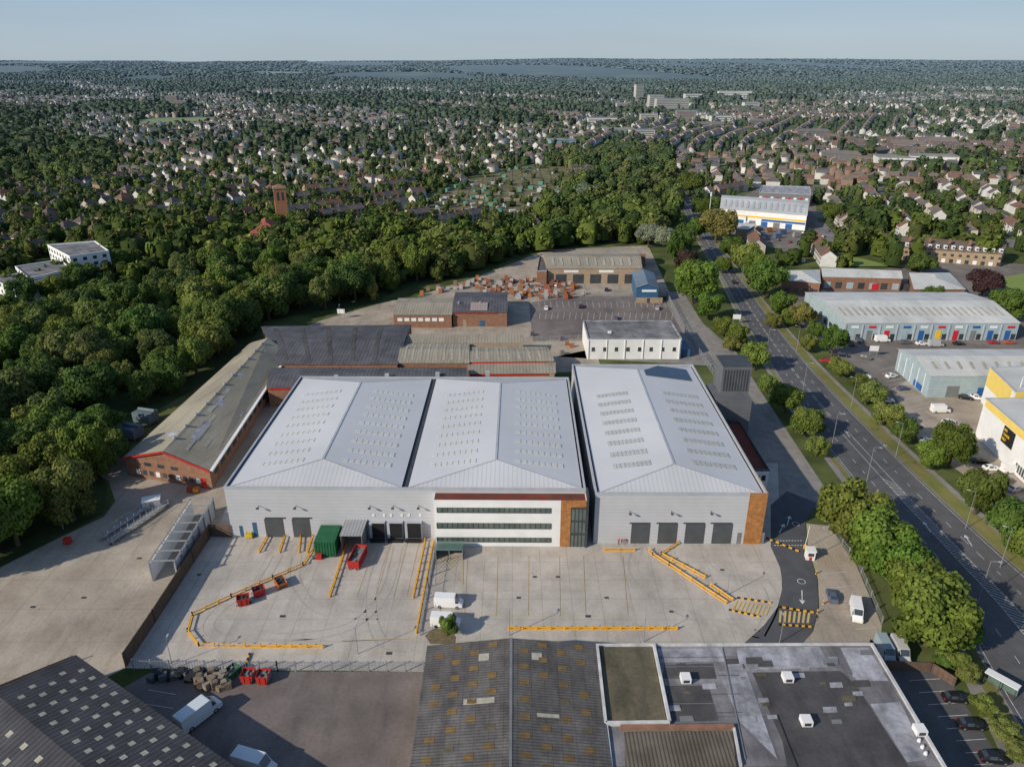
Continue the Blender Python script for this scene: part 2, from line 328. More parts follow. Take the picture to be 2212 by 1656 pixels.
cr=N.new('ShaderNodeValToRGB');el=cr.color_ramp.elements;el[0].position=0;el[0].color=(.025,.04,.015,1);el[1].position=1;el[1].color=(.13,.17,.055,1)
e2=el.new(.84);e2.color=(.03,.048,.018,1);e3=el.new(.87);e3.color=(.10,.14,.04,1)
sp=N.new('ShaderNodeSeparateColor');K.new(vo.outputs['Color'],sp.inputs[0]);K.new(sp.outputs[0],cr.inputs[0])
nz=N.new('ShaderNodeTexNoise');nz.inputs['Scale'].default_value=.08;nz.inputs['Detail'].default_value=6;K.new(tc.outputs['Object'],nz.inputs['Vector'])
c2=N.new('ShaderNodeValToRGB');q=c2.color_ramp.elements;q[0].position=.35;q[0].color=(.055,.08,.022,1);q[1].position=.65;q[1].color=(.14,.16,.06,1)
K.new(nz.outputs[0],c2.inputs[0])
sx=N.new('ShaderNodeSeparateXYZ');K.new(tc.outputs['Object'],sx.inputs[0]);m1=N.new('ShaderNodeMapRange');m1.inputs[1].default_value=1800;m1.inputs[2].default_value=3000;K.new(sx.outputs[1],m1.inputs[0])
mx=N.new('ShaderNodeMix');mx.data_type='RGBA';K.new(m1.outputs[0],mx.inputs[0]);K.new(c2.outputs[0],mx.inputs[6]);K.new(cr.outputs[0],mx.inputs[7])
hzd=N.new('ShaderNodeMix');hzd.data_type='RGBA';hzd.blend_type='MULTIPLY';hzd.inputs[0].default_value=1;K.new(haze_tint(N,K,mx.outputs[2]),hzd.inputs[6]);hzd.inputs[7].default_value=(.82,.83,.83,1);K.new(hzd.outputs[2],b.inputs['Base Color'])  # ground colour carries the painted haze, then an even darkening
go=struct('ground',g,gm)
for p in go.data.polygons:p.use_smooth=True
# ---------------------------------------------------------------- roads
RL=[(1418,345),(1430,370),(1465,430),(1500,500),(1535,560),(1560,600),(1612,700),(1672,800),(1738,900),(1815,1000),(1895,1100),(1975,1200),(2050,1300),(2110,1400),(2165,1500),(2235,1620),(2330,1800)]
RR=[(1430,345),(1448,370),(1490,430),(1530,500),(1568,560),(1598,600),(1672,700),(1755,800),(1850,900),(1950,1000),(2055,1100),(2165,1200),(2280,1300),(2390,1400),(2500,1500),(2620,1620),(2800,1800)]
def dens(L,k=6):
    pts=[P(*p) for p in L];o=[]
    for i in range(len(pts)-1):
        p0=pts[max(i-1,0)];p1=pts[i];p2=pts[i+1];p3=pts[min(i+2,len(pts)-1)]
        for j in range(k):
            t=j/k;o.append(.5*((2*p1)+(p2-p0)*t+(2*p0-5*p1+4*p2-p3)*t*t+(3*p1-p0-3*p2+p3)*t**3))
    o.append(pts[-1]);return o
DL,DR=dens(RL),dens(RR)
def rp(i,t,z): 
    p=DL[i].lerp(DR[i],t);p.z=z;return p
def band(t0,t1,z,i0=0,i1=None):
    m=MB();i1=i1 or len(DL)
    for i in range(i0,i1-1): m.poly([rp(i,t0,z),rp(i,t1,z),rp(i+1,t1,z),rp(i+1,t0,z)])
    return m
struct('road',band(0,1,Z2),M_asph)
struct('kerb',band(-.02,0,.12),M_foot);struct('kerb',band(1.0,1.02,.12),M_foot)
struct('footpath',band(-.20,-.10,Z2,20),M_foot);struct('footpath',band(1.26,1.36,Z2,20),M_foot)
struct('grass_verge',band(1.02,1.26,Z3,20),M_grass);struct('grass_verge',band(-.10,-.02,Z3,20),M_grass)
mk=MB()
def rline(t,w,dash=None,i0=10,i1=None):
    pts=[rp(i,t,0) for i in range(i0,i1 or len(DL))];acc=0
    for p,q in zip(pts,pts[1:]):
        L=(q-p).length;n=max(1,int(L/1.));
        for k in range(n):
            a=acc+L*k/n
            if dash is None or (a%dash[0])<dash[1]: ribbon(mk,[p.lerp(q,k/n),p.lerp(q,(k+1)/n)],w,Z3)
        acc+=L
rline(.03,.12);rline(.97,.12);rline(.48,.12,(6,4),10,50);rline(.52,.12,(6,4),10,50);rline(.25,.12,(6,2));rline(.75,.12,(6,2))
rline(.45,.12,None,50,80);rline(.58,.12,None,50,80)
for i in range(56,80):
    for k in (0,.5):
        p=rp(i,.45,0).lerp(rp(i+1,.45,0),k);q=rp(i+1,.58,0).lerp(rp(i+2,.58,0),k);ribbon(mk,[p,q],.16,Z3)
def arrow(px,py,ax,ay,L=3.2,w=.2,z=Z4):
    p=P(px,py);d=(P(ax,ay)-p).normalized();n=Vector((-d.y,d.x,0));q=p+d*L
    ribbon(mk,[p,q],w,z);mk.poly([Vector((*(q-n*.6).xy,z)),Vector((*(q+d*1.3).xy,z)),Vector((*(q+n*.6).xy,z))])
for a in ((1732,1275,1733,1310),(1683,1152,1700,1120),(1700,1135,1712,1095),(1836,945,1810,910),(1900,950,1950,1000),(2010,1150,1990,1120),(2100,1180,2080,1150)): arrow(*a)
for a,b in (((1672,1178),(1735,1178)),((1672,1168),(1735,1168))):
    p,q=P(*a),P(*b)
    for k in range(10): ribbon(mk,[p.lerp(q,k/10),p.lerp(q,(k+.55)/10)],.3,Z4)
for k in range(2):
    c=P(1731+k*-12,1256-k*124)
    for i in range(12):
        t=i*math.pi/6;ribbon(mk,[c+Vector((math.cos(t),math.sin(t),0))*.8,c+Vector((math.cos(t+.53),math.sin(t+.53),0))*.8],.14,Z4)
sheet('old_yard_surface',[(-500,1340),(0,1225),(110,1170),(225,1115),(250,1080),(420,1040),(440,1030),(560,860),(650,780),(680,800),(490,1125),(330,1375),(275,1440),(150,1500),(-600,1800)],M_concold,Z1)
sheet('yard_surface',[(272,1442),(335,1345),(478,1125),(520,1000),(1270,1000),(1680,1000),(1685,1150),(1690,1290),(1640,1400),(930,1400),(915,1450)],M_conc,Z2)
sheet('service_road',[(1200,770),(1440,720),(1440,630),(1475,630),(1520,700),(1590,760),(1640,840),(1720,960),(1780,1050),(1765,1095),(1660,1095),(1640,1000),(1540,790)],M_foot,Z1)
sheet('access_road',[(1665,1090),(1700,1060),(1765,1085),(1740,1130),(1742,1180),(1765,1250),(1768,1310),(1755,1365),(1728,1395),(1600,1395),(1650,1350),(1680,1310),(1691,1265),(1685,1225),(1665,1180)],M_new,Z3)
sheet('visitor_parking_surface',[(1742,1130),(1790,1135),(1850,1220),(1905,1350),(1900,1400),(1728,1395),(1757,1362),(1770,1310),(1767,1250),(1745,1180)],M_concold,Z2)
sheet('rear_yard_surface',[(700,690),(840,650),(1130,620),(1250,640),(1300,800),(560,830),(545,745)],M_concold,Z1)
sheet('builders_yard_surface',[(900,640),(1030,598),(1180,540),(1400,530),(1450,640),(1250,648)],M_concold,Z2)
sheet('rear_car_park_surface',[(1143,655),(1262,640),(1430,640),(1475,720),(1150,735)],M_asphr,Z3)
sheet('pallet_yard_surface',[(240,1500),(330,1449),(915,1450),(925,1400),(960,1395),(890,1800),(100,1800)],M_asphr,Z2)
sheet('front_car_park_surface',[(1880,1380),(2010,1440),(2060,1480),(2110,1560),(2190,1680),(2250,1800),(1800,1800)],M_asph,Z2)
sheet('retail_park_surface',[(1660,640),(2000,560),(2800,600),(3300,1450),(2330,1230),(2180,1110),(2040,980),(1900,850),(1760,730)],M_asphb,Z1)
sheet('retail_forecourt',[(1990,960),(1925,840),(2000,800),(2250,850),(2260,1150)],M_concold,Z2)
INDU=[(1560,500),(1545,455),(1640,405),(1760,405),(1765,470),(1785,525),(1700,545),(1640,525)]
sheet('industrial_yard_surface',INDU,M_asphb,Z1)
sheet('wood_track',[(-200,1010),(60,925),(130,930),(180,905),(250,985),(420,1040),(250,1085),(235,1040),(120,960),(-200,1060)],M_concold,Z3)
WOOD=[(-700,1440),(0,1228),(110,1168),(222,1110),(232,1050),(200,1000),(120,955),(185,905),(240,900),(262,905),(290,900),(340,885),(430,835),(500,778),(545,736),(562,697),(640,680),(820,655),(855,628),(1030,590),(1160,543),(1180,543),(1280,528),(1395,528),(1440,515),(1400,500),(1300,500),(1200,505),(1000,530),(850,510),(700,520),(600,540),(500,565),(400,600),(330,640),(200,680),(100,715),(0,745),(-500,850)]
sheet('woodland_floor',WOOD,M_floor,.008)
def pl(mb,w,z,*pts): ribbon(mb,[P(*p) for p in pts],w,z)
for (a,b,n,dx,dy) in (((1900,800),(1960,900),12,60,-14),((1960,905),(2040,1000),10,62,-8),((2060,800),(2100,850),6,-45,4)):
    for k in range(n+1):
        x=a[0]+(b[0]-a[0])*k/n;y=a[1]+(b[1]-a[1])*k/n;pl(mk,.12,Z4,(x,y),(x+dx,y+dy))
for x in range(1165,1455,13): pl(mk,.12,Z4,(x,665),(x-2,652));pl(mk,.12,Z4,(x,690),(x+2,676))
for k in range(8): pl(mk,.1,Z4,(1965+20*k,1470+26*k),(2030+20*k,1466+26*k))
for k in range(5): pl(mk,.1,Z4,(1775+18*k,1240+30*k),(1830+16*k,1235+30*k))
pl(mk,.1,Z4,(320,1490),(380,1500));pl(mk,.1,Z4,(310,1520),(375,1530))
struct('road_marking',mk,M_white)
ym=MB()
for x0,x1 in ((1010,1003),(1075,1072),(1142,1141),(1208,1210),(1260,1265),(1345,1356)): pl(ym,.08,Z4,(x0,1200),(x1,1330))
for y in (1200,1240,1275,1330): pl(ym,.08,Z4,(1010,y),(1350,y))
for k in range(7): pl(ym,.08,Z4,(945+k*8,1200),(1000,1200+max(5,60-k*9)));pl(ym,.08,Z4,(1000-k*8,1200),(943,1200+max(5,60-k*9)))
pl(ym,.1,Z4,(943,1200),(1000,1200),(1000,1262),(940,1262),(943,1200))
for x0,x1 in ((812,770),(845,812),(880,850),(905,878)): pl(ym,.08,Z4,(x0,1172),(x1,1290))
for k in range(7): pl(ym,.08,Z4,(742-k*.5,1385),(742+k*28,1382-k*.4))
pl(ym,.08,Z4,(430,1418),(890,1405));pl(ym,.08,Z4,(1000,1395),(1560,1392))
for x in (560,600,640,680): pl(ym,.12,Z4,(x,1205),(x+30,1205))
for k in range(8): pl(ym,.1,Z4,(1768+k*7,1198),(1765+k*7+10,1220))
pl(ym,.1,Z4,(1765,1196),(1830,1196),(1838,1222),(1768,1222),(1765,1196))
def zebra(a,b,c,d,n):
    for k in range(n):
        t0=k/n;t1=(k+.5)/n;A,Bq,Cq,Dq=P(*a,Z5),P(*b,Z5),P(*c,Z5),P(*d,Z5)
        ym.poly([A.lerp(Bq,t0),A.lerp(Bq,t1),Dq.lerp(Cq,t1),Dq.lerp(Cq,t0)])
zebra((1580,1316),(1660,1330),(1668,1310),(1590,1296),9);zebra((1682,1343),(1752,1345),(1756,1322),(1684,1318),7)
struct('yard_marking',ym,M_yline)
dk=MB()
for a in ((682,1205,.6),(1155,1245,.4),(1205,1245,.4),(1310,1290,.4),(430,1240,.4),(610,1330,.5),(540,1300,.4),(240,1175,.4),(300,1205,.4),(840,1410,.5),(1270,1330,.5),(1120,1290,.4),(180,1290,.4),(70,1310,.4),(1450,1320,.4),(1560,1230,.4)):
    p=P(a[0],a[1],Z5);r=a[2];dk.poly([p+Vector(v)*r for v in ((-1,-.7,0),(1,-.7,0),(1,.7,0),(-1,.7,0))])
struct('drain_cover',dk,M_dark)
tk=MB()
def track(pts,off=1.):
    W=[P(*p) for p in pts];o=[]
    for i in range(len(W)-1):
        p0=W[max(i-1,0)];p1=W[i];p2=W[i+1];p3=W[min(i+2,len(W)-1)]
        for j in range(8):
            t=j/8;o.append(.5*((2*p1)+(p2-p0)*t+(2*p0-5*p1+4*p2-p3)*t*t+(3*p1-p0-3*p2+p3)*t**3))
    o.append(W[-1])
    for s in (-off,off):
        q=[]
        for i,p in enumerate(o):
            d=(o[min(i+1,len(o)-1)]-o[max(i-1,0)]).normalized();q.append(p+Vector((-d.y,d.x,0))*s)
        ribbon(tk,q,.32,Z3)
track([(600,1200),(560,1260),(480,1310),(450,1360),(520,1385),(700,1390)]);track([(860,1180),(830,1280),(760,1350),(640,1375),(500,1370)]);track([(830,1180),(800,1290),(820,1380),(880,1400)]);track([(1380,1175),(1370,1240),(1450,1310),(1560,1350),(1640,1370)]);track([(1500,1175),(1560,1230),(1640,1250),(1670,1300),(1640,1370)])
track([(640,1200),(640,1260),(700,1320),(850,1330)])
struct('tyre_mark',tk,mat('tyre_stain',(.37,.34,.305),(.42,.385,.345),.3,.95,big=.1,stain=.2))
# ---------------------------------------------------------------- main warehouses
def hgt(yb,yt):
    d=ray(CX,yb);dist=H*d.y/-d.z;e=ray(CX,yt);return H+e.z/e.y*dist
EH=hgt(1160,1053)
def strips(u0,um,z0,zr,vs,ua,ub,mt,seg,wd,par):
    def zz(u): return z0+(zr-z0)*abs(u-u0)/abs(um-u0)+.06
    for v in vs:
        m=MB()
        for k in range(seg):
            a=ua+(ub-ua)*k/seg;b_=a+(ub-ua)/seg*.84
            for dv in ((0,.95) if wd<.8 else (0,1.2)):
                pts=[(a,v+dv,zz(a)),(b_,v+dv,zz(b_)),(b_,v+dv+wd,zz(b_)),(a,v+dv+wd,zz(a))]
                vsx=[Vector(p) for p in pts]+[Vector(p)+Vector((0,0,.12)) for p in pts]
                m.add(vsx,[(0,3,2,1),(4,5,6,7),(0,1,5,4),(1,2,6,5),(2,3,7,6),(3,0,4,7)])
        m.build('skylight',mt,par)
def shed(name,label,a,b,c,n):
    q=rect(a,b,c,EH);o=q[0];d=q[1]-o;ang=math.atan2(d.y,d.x);root=thing(name,label,'warehouse',(o.x,o.y,0),ang)
    W=d.length;D=(q[3]-q[0]).length;B=Bd();B.root=root;B.L=[Vector((0,0)),Vector((W,0)),Vector((W,D)),Vector((0,D))];B.h=EH;B.a=ang;B.o=o;B.W=W;B.D=D
    m=MB()
    for i in range(4):
        p,r=B.L[i],B.L[(i+1)%4];m.poly([(p.x,p.y,0),(r.x,r.y,0),(r.x,r.y,EH),(p.x,p.y,EH)])
    B.wall=m.build('wall',M_clad,root)
    pr=MB();t=.35
    pr.box(-.06,-.06,EH-.5,W+.06,t,EH+.1);pr.box(-.06,D-t,EH-.5,W+.06,D+.06,EH+.1);pr.box(-.05,t,EH-.5,t,D-t,EH+.1);pr.box(W-t,t,EH-.5,W+.05,D-t,EH+.1)
    pr.build('parapet',M_flash,root)
    gt=MB();gt.poly([(t,t,EH-.7),(W-t,t,EH-.7),(W-t,D-t,EH-.7),(t,D-t,EH-.7)]);gt.build('gutter',M_dark,root)  # gutter floor, its dark colour standing in for the shadow behind the parapet
    rm=MB();rc=MB();bw=W/n;e=.75;z0=EH-.35;zr=EH+2.1;hd=8.5
    for i in range(n):
        a0=i*bw+e;a1=(i+1)*bw-e;am=(a0+a1)/2
        rm.poly([(a0,e,z0),(am,e+hd,zr),(am,D-e-hd,zr),(a0,D-e,z0)][::-1]);rm.poly([(a1,e,z0),(a1,D-e,z0),(am,D-e-hd,zr),(am,e+hd,zr)][::-1])
        MB().poly([(a0,e,z0),(a1,e,z0),(am,e+hd,zr)]).build('roof_hip',M_metalh,root);MB().poly([(a1,D-e,z0),(a0,D-e,z0),(am,D-e-hd,zr)]).build('roof_hip',M_metalh,root)
        rc.beam((am,e+hd,zr-.02),(am,D-e-hd,zr-.02),.5,.1)
        for (x,y) in ((a0,e),(a1,e),(a0,D-e),(a1,D-e)):
            yy=e+hd if y<D/2 else D-e-hd;rc.beam((x,y,z0),(am,yy,zr),.3,.07)
    B.rf=rm.build('roof',M_metal,root);rc.build('ridge_cap',M_flash,root)
    B.p=(bw,e,z0,zr,hd);return B
B1=shed('warehouse','wide pale grey twin hipped roof warehouse with white three storey office front',(483,1052),(1265,1056),(653,813),2)
bw,e_,z0_,zr_,hd_=B1.p
for i in range(2):
    a0=i*bw+e_;a1=(i+1)*bw-e_;am=(a0+a1)/2;vv=[9+4.9*k for k in range(9)]
    strips(a0,am,z0_,zr_,vv,a0+4,am-4.5,M_sky1,8,.5,B1.rf);strips(a1,am,z0_,zr_,vv,am+4.5,a1-3.5,M_sky1,8,.5,B1.rf)
B2=shed('warehouse','pale grey single hipped roof warehouse with four dark doors and timber corner',(1287,1065),(1658,1066),(1243,787),1)
bw2,e2_,z02,zr2,_=B2.p
am2=B2.W/2;vv=[10+5.6*k for k in range(8)]
strips(e2_,am2,z02,zr2,vv,5,am2-5,M_sky2,9,.85,B2.rf);strips(B2.W-e2_,am2,z02,zr2,vv,am2+4.5,B2.W-4,M_sky2,9,.85,B2.rf)
sl=lambda u:z02+(zr2-z02)*(B2.W-e2_-u)/(B2.W-e2_-am2)+.15
ua,ub=am2+2,B2.W-3;va=B2.D-13;vb=B2.D-9.2
MB().add([(ua,va,sl(ua)),(ub,va,sl(ub)),(ub,B2.D-4,sl(ub)),(ua+5,B2.D-4,sl(ua+5)),(ua,vb,sl(ua))],[(0,1,2,3,4)]).build('solar_panel_array',M_solar,B2.rf)
for x0,x1 in ((575,615),(634,672)): 
    d=ppx(B1,0,'roller_door',M_door,x0,1120,x1,1150,z0=.05);ppx(B1,0,'door_frame',M_dark,x0-2,1117,x1+2,1119.5,proud=.1,parent=d)
for x0,x1 in ((802,835),(840,873),(878,913)):
    s=ppx(B1,0,'dock_shelter',M_flash,x0,1124,x1,1160,proud=1.3,z0=.1);ppx(B1,0,'dock_door',M_black,x0+3,1130,x1-3,1158,proud=.06,off=1.3,z0=.9,parent=s)
    u0,_=uz(B1,0,x0,1160);u1,_=uz(B1,0,x1,1160);MB().box(u0+.1,-2.1,.1,u1-.1,-1.37,.85).build('dock_leveller',M_black,B1.root)
    for xx in (x0+5,x1-5):
        u,z=uz(B1,0,xx,1112);MB().box(u-.25,-.12,z-.3,u+.25,-.01,z+.3).build('dock_sign',M_render,B1.root)
ppx(B1,0,'door',M_blue,548,1128,557,1150,z0=.05);ppx(B1,0,'door',M_blue,519,1135,526,1150,z0=.05)
for x0,x1 in ((1362,1402),(1420,1461),(1478,1520),(1537,1579)):
    d=ppx(B2,0,'roller_door',M_door,x0,1131,x1,1165,z0=.05);ppx(B2,0,'door_frame',M_dark,x0-2,1128,x1+2,1130.5,proud=.1,parent=d)
ppx(B2,0,'door',M_grey,1591,1150,1600,1166,z0=.05);ppx(B2,0,'door',M_grey,1642,1150,1650,1166,z0=.05)
def wall_lamp(B,x,y):
    u,z=uz(B,0,x,y);m=MB();m.beam((u,-.02,z),(u,-1.1,z+.1),.12,.1);m.box(u-.3,-1.5,z,u+.3,-1.0,z+.22);m.build('wall_lamp',M_dark,B.root)
for x in (560,640,800,850,905): wall_lamp(B1,x,1092)
for x in (1360,1450,1535): wall_lamp(B2,x,1104)
u0=uz(B1,0,941,1178,3)[0];u1=B1.W+.02;OH=EH-.9
MB().box(u0,-3,0,u1,-.02,OH-.5).build('office_wall',M_render,B1.root)
m=MB();m.box(u0-.05,-3.06,OH-.5,u1+.05,-2.9,OH-.2);m.box(u0-.05,-2.9,OH-.5,u0+.15,-.03,OH-.2);m.box(u1-.15,-2.9,OH-.5,u1+.05,-.03,OH-.2);m.build('office_parapet',M_render,B1.root)
MB().poly([(u0+.16,-2.89,OH-.25),(u1-.16,-2.89,OH-.25),(u1-.16,-.05,OH-.25),(u0+.16,-.05,OH-.25)]).build('office_roof',M_sedum,B1.root)
for y0,y1 in ((1096,1106),(1129,1140),(1160,1169)):
    wn_=ppx(B1,0,'window',M_glassc,944,y0,1190,y1,proud=.05,off=3.02)
    ua,za=uz(B1,0,944,y1,3);ub,zb=uz(B1,0,1190,y0,3);zb=uz(B1,0,1067,y0,3)[1];za=uz(B1,0,1067,y1,3)[1];m=MB();n=22
    for k in range(n+1):
        u=ua+(ub-ua)*k/n;m.box(u-.05,-3.14,za,u+.05,-3.08,zb)
    m.box(ua,-3.15,za-.12,ub,-3.08,za-.0);m.build('mullion',M_dark,wn_)
t0=uz(B1,0,1209,1178,3)[0];t1=uz(B1,0,1231,1178,3)[0];t2=u1
zc=uz(B1,0,1245,1096,3)[1]
MB().box(t0,-3.14,.05,t1,-3.07,OH-.1).build('timber_panel',M_timber,B1.root);MB().box(t1,-3.14,zc,t2,-3.07,OH-.1).build('timber_panel',M_timber,B1.root)
en=MB().box(t1,-3.12,.05,t2,-3.01,zc).build('entrance_glazing',M_glassc,B1.root)
m=MB()
for k in range(5): 
    u=t1+(t2-t1)*k/4;m.box(u-.07,-3.2,.05,u+.07,-3.125,zc-.02)
for z in (3.2,6.6,10): m.box(t1,-3.19,z,t2,-3.126,z+.5)
m.build('mullion',M_dark,en);MB().box(t2+.06,-3.4,.0,t2+.5,.1,EH+.4).build('fin_wall',M_dark,B1.root)
MB().box(t2+.06,.12,.05,t2+.3,5,EH-.6).build('side_cladding',M_dark,B1.root)
t0=uz(B2,0,1605,1168)[0]
MB().box(t0,-.14,.05,B2.W+.12,-.08,EH+.25).build('timber_panel',M_timber,B2.root);MB().box(B2.W+.07,-.01,.05,B2.W+.14,9,EH+.25).build('timber_panel',M_timbers,B2.root)
p=P(972,1200);t=thing('entrance_shelter','low green glass shelter against left end of white office front','shelter',(p.x,p.y,0),B1.a)
MB().box(-3,-1.5,2.5,3,1.8,2.62).build('roof',M_glassg,t)
for bx in ((-3,1.7,0,3,1.78,2.48),(-3,-1.5,0,-2.94,1.69,2.48),(2.94,-1.5,0,3,1.69,2.48)): MB().box(*bx).build('glass_wall',M_glassg,t)
for x in (-2.9,0,2.9): MB().box(x-.06,-1.56,0,x+.06,-1.51,2.49).build('post',M_steel,t)
def atB2(us): 
    return [Vector((B2.o.x+math.cos(B2.a)*u-math.sin(B2.a)*v,B2.o.y+math.sin(B2.a)*u+math.cos(B2.a)*v,0)) for u,v in us]
q=atB2(((B2.W+.3,20),(B2.W+7.5,20),(B2.W+7.5,47),(B2.W+.3,47)))
B=bld('side_annex','low annex with reddish planted roof along right side of the single roof warehouse','building',q,7.5,'flat',wm=M_render,rm=M_sedum,par=.5,pm=M_dark)
for k in range(4): panel(B,0,'window',M_glass,1+1.5*k,2+1.5*k,4.5,6)
for k in range(6): panel(B,1,'window',M_glass,2+4*k,4.6+4*k,4.4,5.8)
panel(B,0,'door',M_dark,3,4.2,.05,2.2)
q=atB2(((B2.W+1,49),))
t=thing('plant_tower','dark grey stepped plant tower behind the single roof warehouse beside the road','tower',(q[0].x,q[0].y,0),B2.a)
M_tw=mat('tower_cladding',(.13,.135,.145),(.105,.11,.12),.4,.5,bands=((2,1.1,.1,.75),),big=.05)
MB().box(0,0,0,10,12,13).build('lower_block',M_tw,t);MB().box(2,4,13,10.05,12.05,21.5).build('upper_block',M_tw,t);MB().box(1.9,3.9,21.5,10.15,12.15,21.8).build('coping',M_dark,t)
m=MB()
for k in range(9): m.box(2.6+k*.8,3.9,14,3.0+k*.8,3.985,20.5)
m.build('louvre',M_dark,t)
# ---------------------------------------------------------------- older industrial buildings behind
OR_=3.6;h0=5.5;hr=h0+OR_
B=bld('old_factory_wing','long mossy tan roofed brick factory wing with red eaves beside the wood','factory',quadp((268,988),(452,1016),(622,762),(540,742),z=5.5),5.5,'gv',OR_,M_brick,M_asb)
L=B.L;m=MB()
mdp=(L[0]+L[1])/2
m.beam((L[0].x-.4,L[0].y-.55,h0-.25),(mdp.x,mdp.y-.55,hr-.15),.25,.5);m.beam((mdp.x,mdp.y-.55,hr-.15),(L[1].x+.4,L[1].y-.55,h0-.25),.25,.5);m.build('fascia',M_red,B.root)
MB().beam((L[1].x+.5,L[1].y,h0-.2),(L[2].x+.5,L[2].y,h0-.2),.9,.35).build('gutter',M_render,B.root)
def onroof(B,f,g,z):
    p=B.L[0].lerp(B.L[1],f).lerp(B.L[3].lerp(B.L[2],f),g);return (p.x,p.y,z)
for k in range(11):
    g_=.08+.085*k;x,y,_=onroof(B,.5,g_,0);v=MB();v.cyl((x,y,hr-.1),(x,y,hr+.5),.35,.35,10);v.cyl((x,y,hr+.5),(x,y,hr+.8),.55,.2,10);v.build('roof_vent',M_steel,B.roofo)
def rpatch(B,f0,f1,g0,g1,mt,name='skylight'):
    zf=lambda f:B.h+B.rise*(1-abs(f-.5)*2)+.22
    m=MB();m.poly([onroof(B,f0,g0,zf(f0)),onroof(B,f1,g0,zf(f1)),onroof(B,f1,g1,zf(f1)),onroof(B,f0,g1,zf(f0))]);m.build(name,mt,B.roofo)
for a in ((.56,.97,.36,.405,M_feltl),(.1,.47,.10,.14,M_feltl),(.62,.72,.12,.24,M_feltl),(.56,.62,.30,.5,M_sky4),(.55,.75,.6,.63,M_sky2),(.6,.66,.7,.9,M_sky4),(.8,.86,.5,.75,M_sky4),(.66,.70,.05,.3,M_sky4),(.8,.84,.1,.33,M_sky4),(.3,.34,.2,.6,M_sky4)): rpatch(B,*a)
for k in range(10): panel(B,0,'window',M_render if k%3==0 else M_glass,3+2*k,4.2+2*k,1.2,2.6)
for k in range(3): panel(B,0,'window',M_glass,6+4*k,8+4*k,4.0,5.0)
panel(B,0,'door',M_red,22.5,24,.05,3)
for k in range(14): panel(B,1,'window',M_glass,3+5*k,6+5*k,2.6,4.2)
def roofB(name,label,px4,z,roof,rise,wm,rm,cat='industrial unit',**k):
    return bld(name,label,cat,quadp(*px4,z=z),z,roof,rise,wm,rm,**k)
Ba=roofB('factory_shed','large dark slate grey roofed factory shed behind the twin roof warehouse',((600,787),(858,787),(888,702),(565,706)),6,'gu',1.6,M_brick,M_slate)
Bb=roofB('factory_shed','narrow dark roofed factory range right behind the twin roof warehouse',((578,838),(1008,826),(1005,795),(590,795)),6.5,'gu',1.0,M_brick,M_slate)
for k in range(4): MB().box(20+16*k,3,7.2,21.3+16*k,4.4,8.6).build('roof_vent',M_flash,Bb.roofo)
panel(Bb,0,'fascia',M_red,.2,65,6.0,6.4,proud=.3)
Bc=roofB('factory_shed','tan corrugated roofed shed with clear strips in middle of old factory',((860,784),(1012,784),(1012,743),(872,743)),6,'gu',1.4,M_brick,M_asbu)
Bd_=roofB('factory_shed','pale striped grey roofed shed with red fascia beside white flat roofed block',((1016,782),(1195,780),(1180,750),(1016,750)),6,'gu',1.0,M_brick,M_asbu)
panel(Bd_,0,'fascia',M_red,.2,26,5.5,5.9,proud=.3)
Be=roofB('factory_shed','low tan roofed lean to with red fascia nearest the single roof warehouse',((1015,808),(1198,806),(1198,787),(1012,789)),4.6,'mono',.9,M_brickl,M_asbu)
panel(Be,0,'fascia',M_red,.2,26,4.1,4.5,proud=.3)
Bf=roofB('factory_shed','narrow pale roofed shed behind the striped grey roofed shed',((875,741),(1130,741),(1128,727),(885,727)),6.,'mono',.8,M_brickl,M_asbu)
for bb,n in ((Bc,8),(Bd_,7),(Ba,5)):
    for k in range(n):
        f=.07+.9*k/n;m=MB();z=bb.h
        for s in (0,1):
            pts=[]
            for ff,gg in ((f,.08+.84*s),(f+.03,.08+.84*s),(f+.03,.5),(f,.5)):
                p=bb.L[0].lerp(bb.L[1],ff).lerp(bb.L[3].lerp(bb.L[2],ff),gg);pts.append((p.x,p.y,z+.24+bb.rise*(1-abs(gg-.5)*2)))
            m.poly(pts)
        m.build('skylight',M_sky4 if bb is not Ba else M_feltd,bb.roofo)
B=bld('workshop','long low brick workshop with tan and brown roof in the rear yard','workshop',quadp((850,680),(975,680),(982,645),(862,645),z=5.5),5.5,'gu',1.5,M_brick,M_asbu)
for k in range(7): panel(B,0,'window',M_render,1.5+2.8*k,3.5+2.8*k,2.8,4.2)
B=bld('workshop','brick workshop with pinkish roof light and blue door in the rear yard','workshop',quadp((978,675),(1095,675),(1095,632),(985,632),z=6),6,'gu',1.8,M_brick,M_slate)
panel(B,0,'door',M_blue,11,13,.05,2.6);panel(B,0,'door',M_brickl,4,5.5,.05,3);panel(B,0,'fascia',M_red,.2,18,5.5,5.8,proud=.2)
m=MB();m.poly([(7,1,6.55),(14,1,6.55),(14,8.3,7.75),(7,8.3,7.75)]);m.build('skylight',mat('pinkish_rooflight',(.42,.30,.27),(.35,.33,.31),.6,.6,bands=((0,1,.15,.6),)),B.roofo)
for i in range(2): MB().cyl((2+i*9,8,6.5),(2+i*9,8,8.2),.5,.5,8).build('roof_vent',M_steel,B.roofo)
B=bld('white_block','white two storey block with stained grey flat roof beside the rear car park','building',rect((1270,731),(1473,731),(1268,692),8),8,'flat',wm=M_render,rm=M_felt,par=.3,pm=M_feltl)
for k in range(8):
    w_=panel(B,0,'window',M_glass,1.5+4.2*k,2.7+4.2*k,3.2,4.6);panel(B,0,'sill',M_grey,1.4+4.2*k,2.8+4.2*k,3.05,3.2,proud=.12,parent=w_)
for k in range(6): panel(B,0,'buttress',M_render,.2+6.6*k,.5+6.6*k,0,7.5,proud=.25)
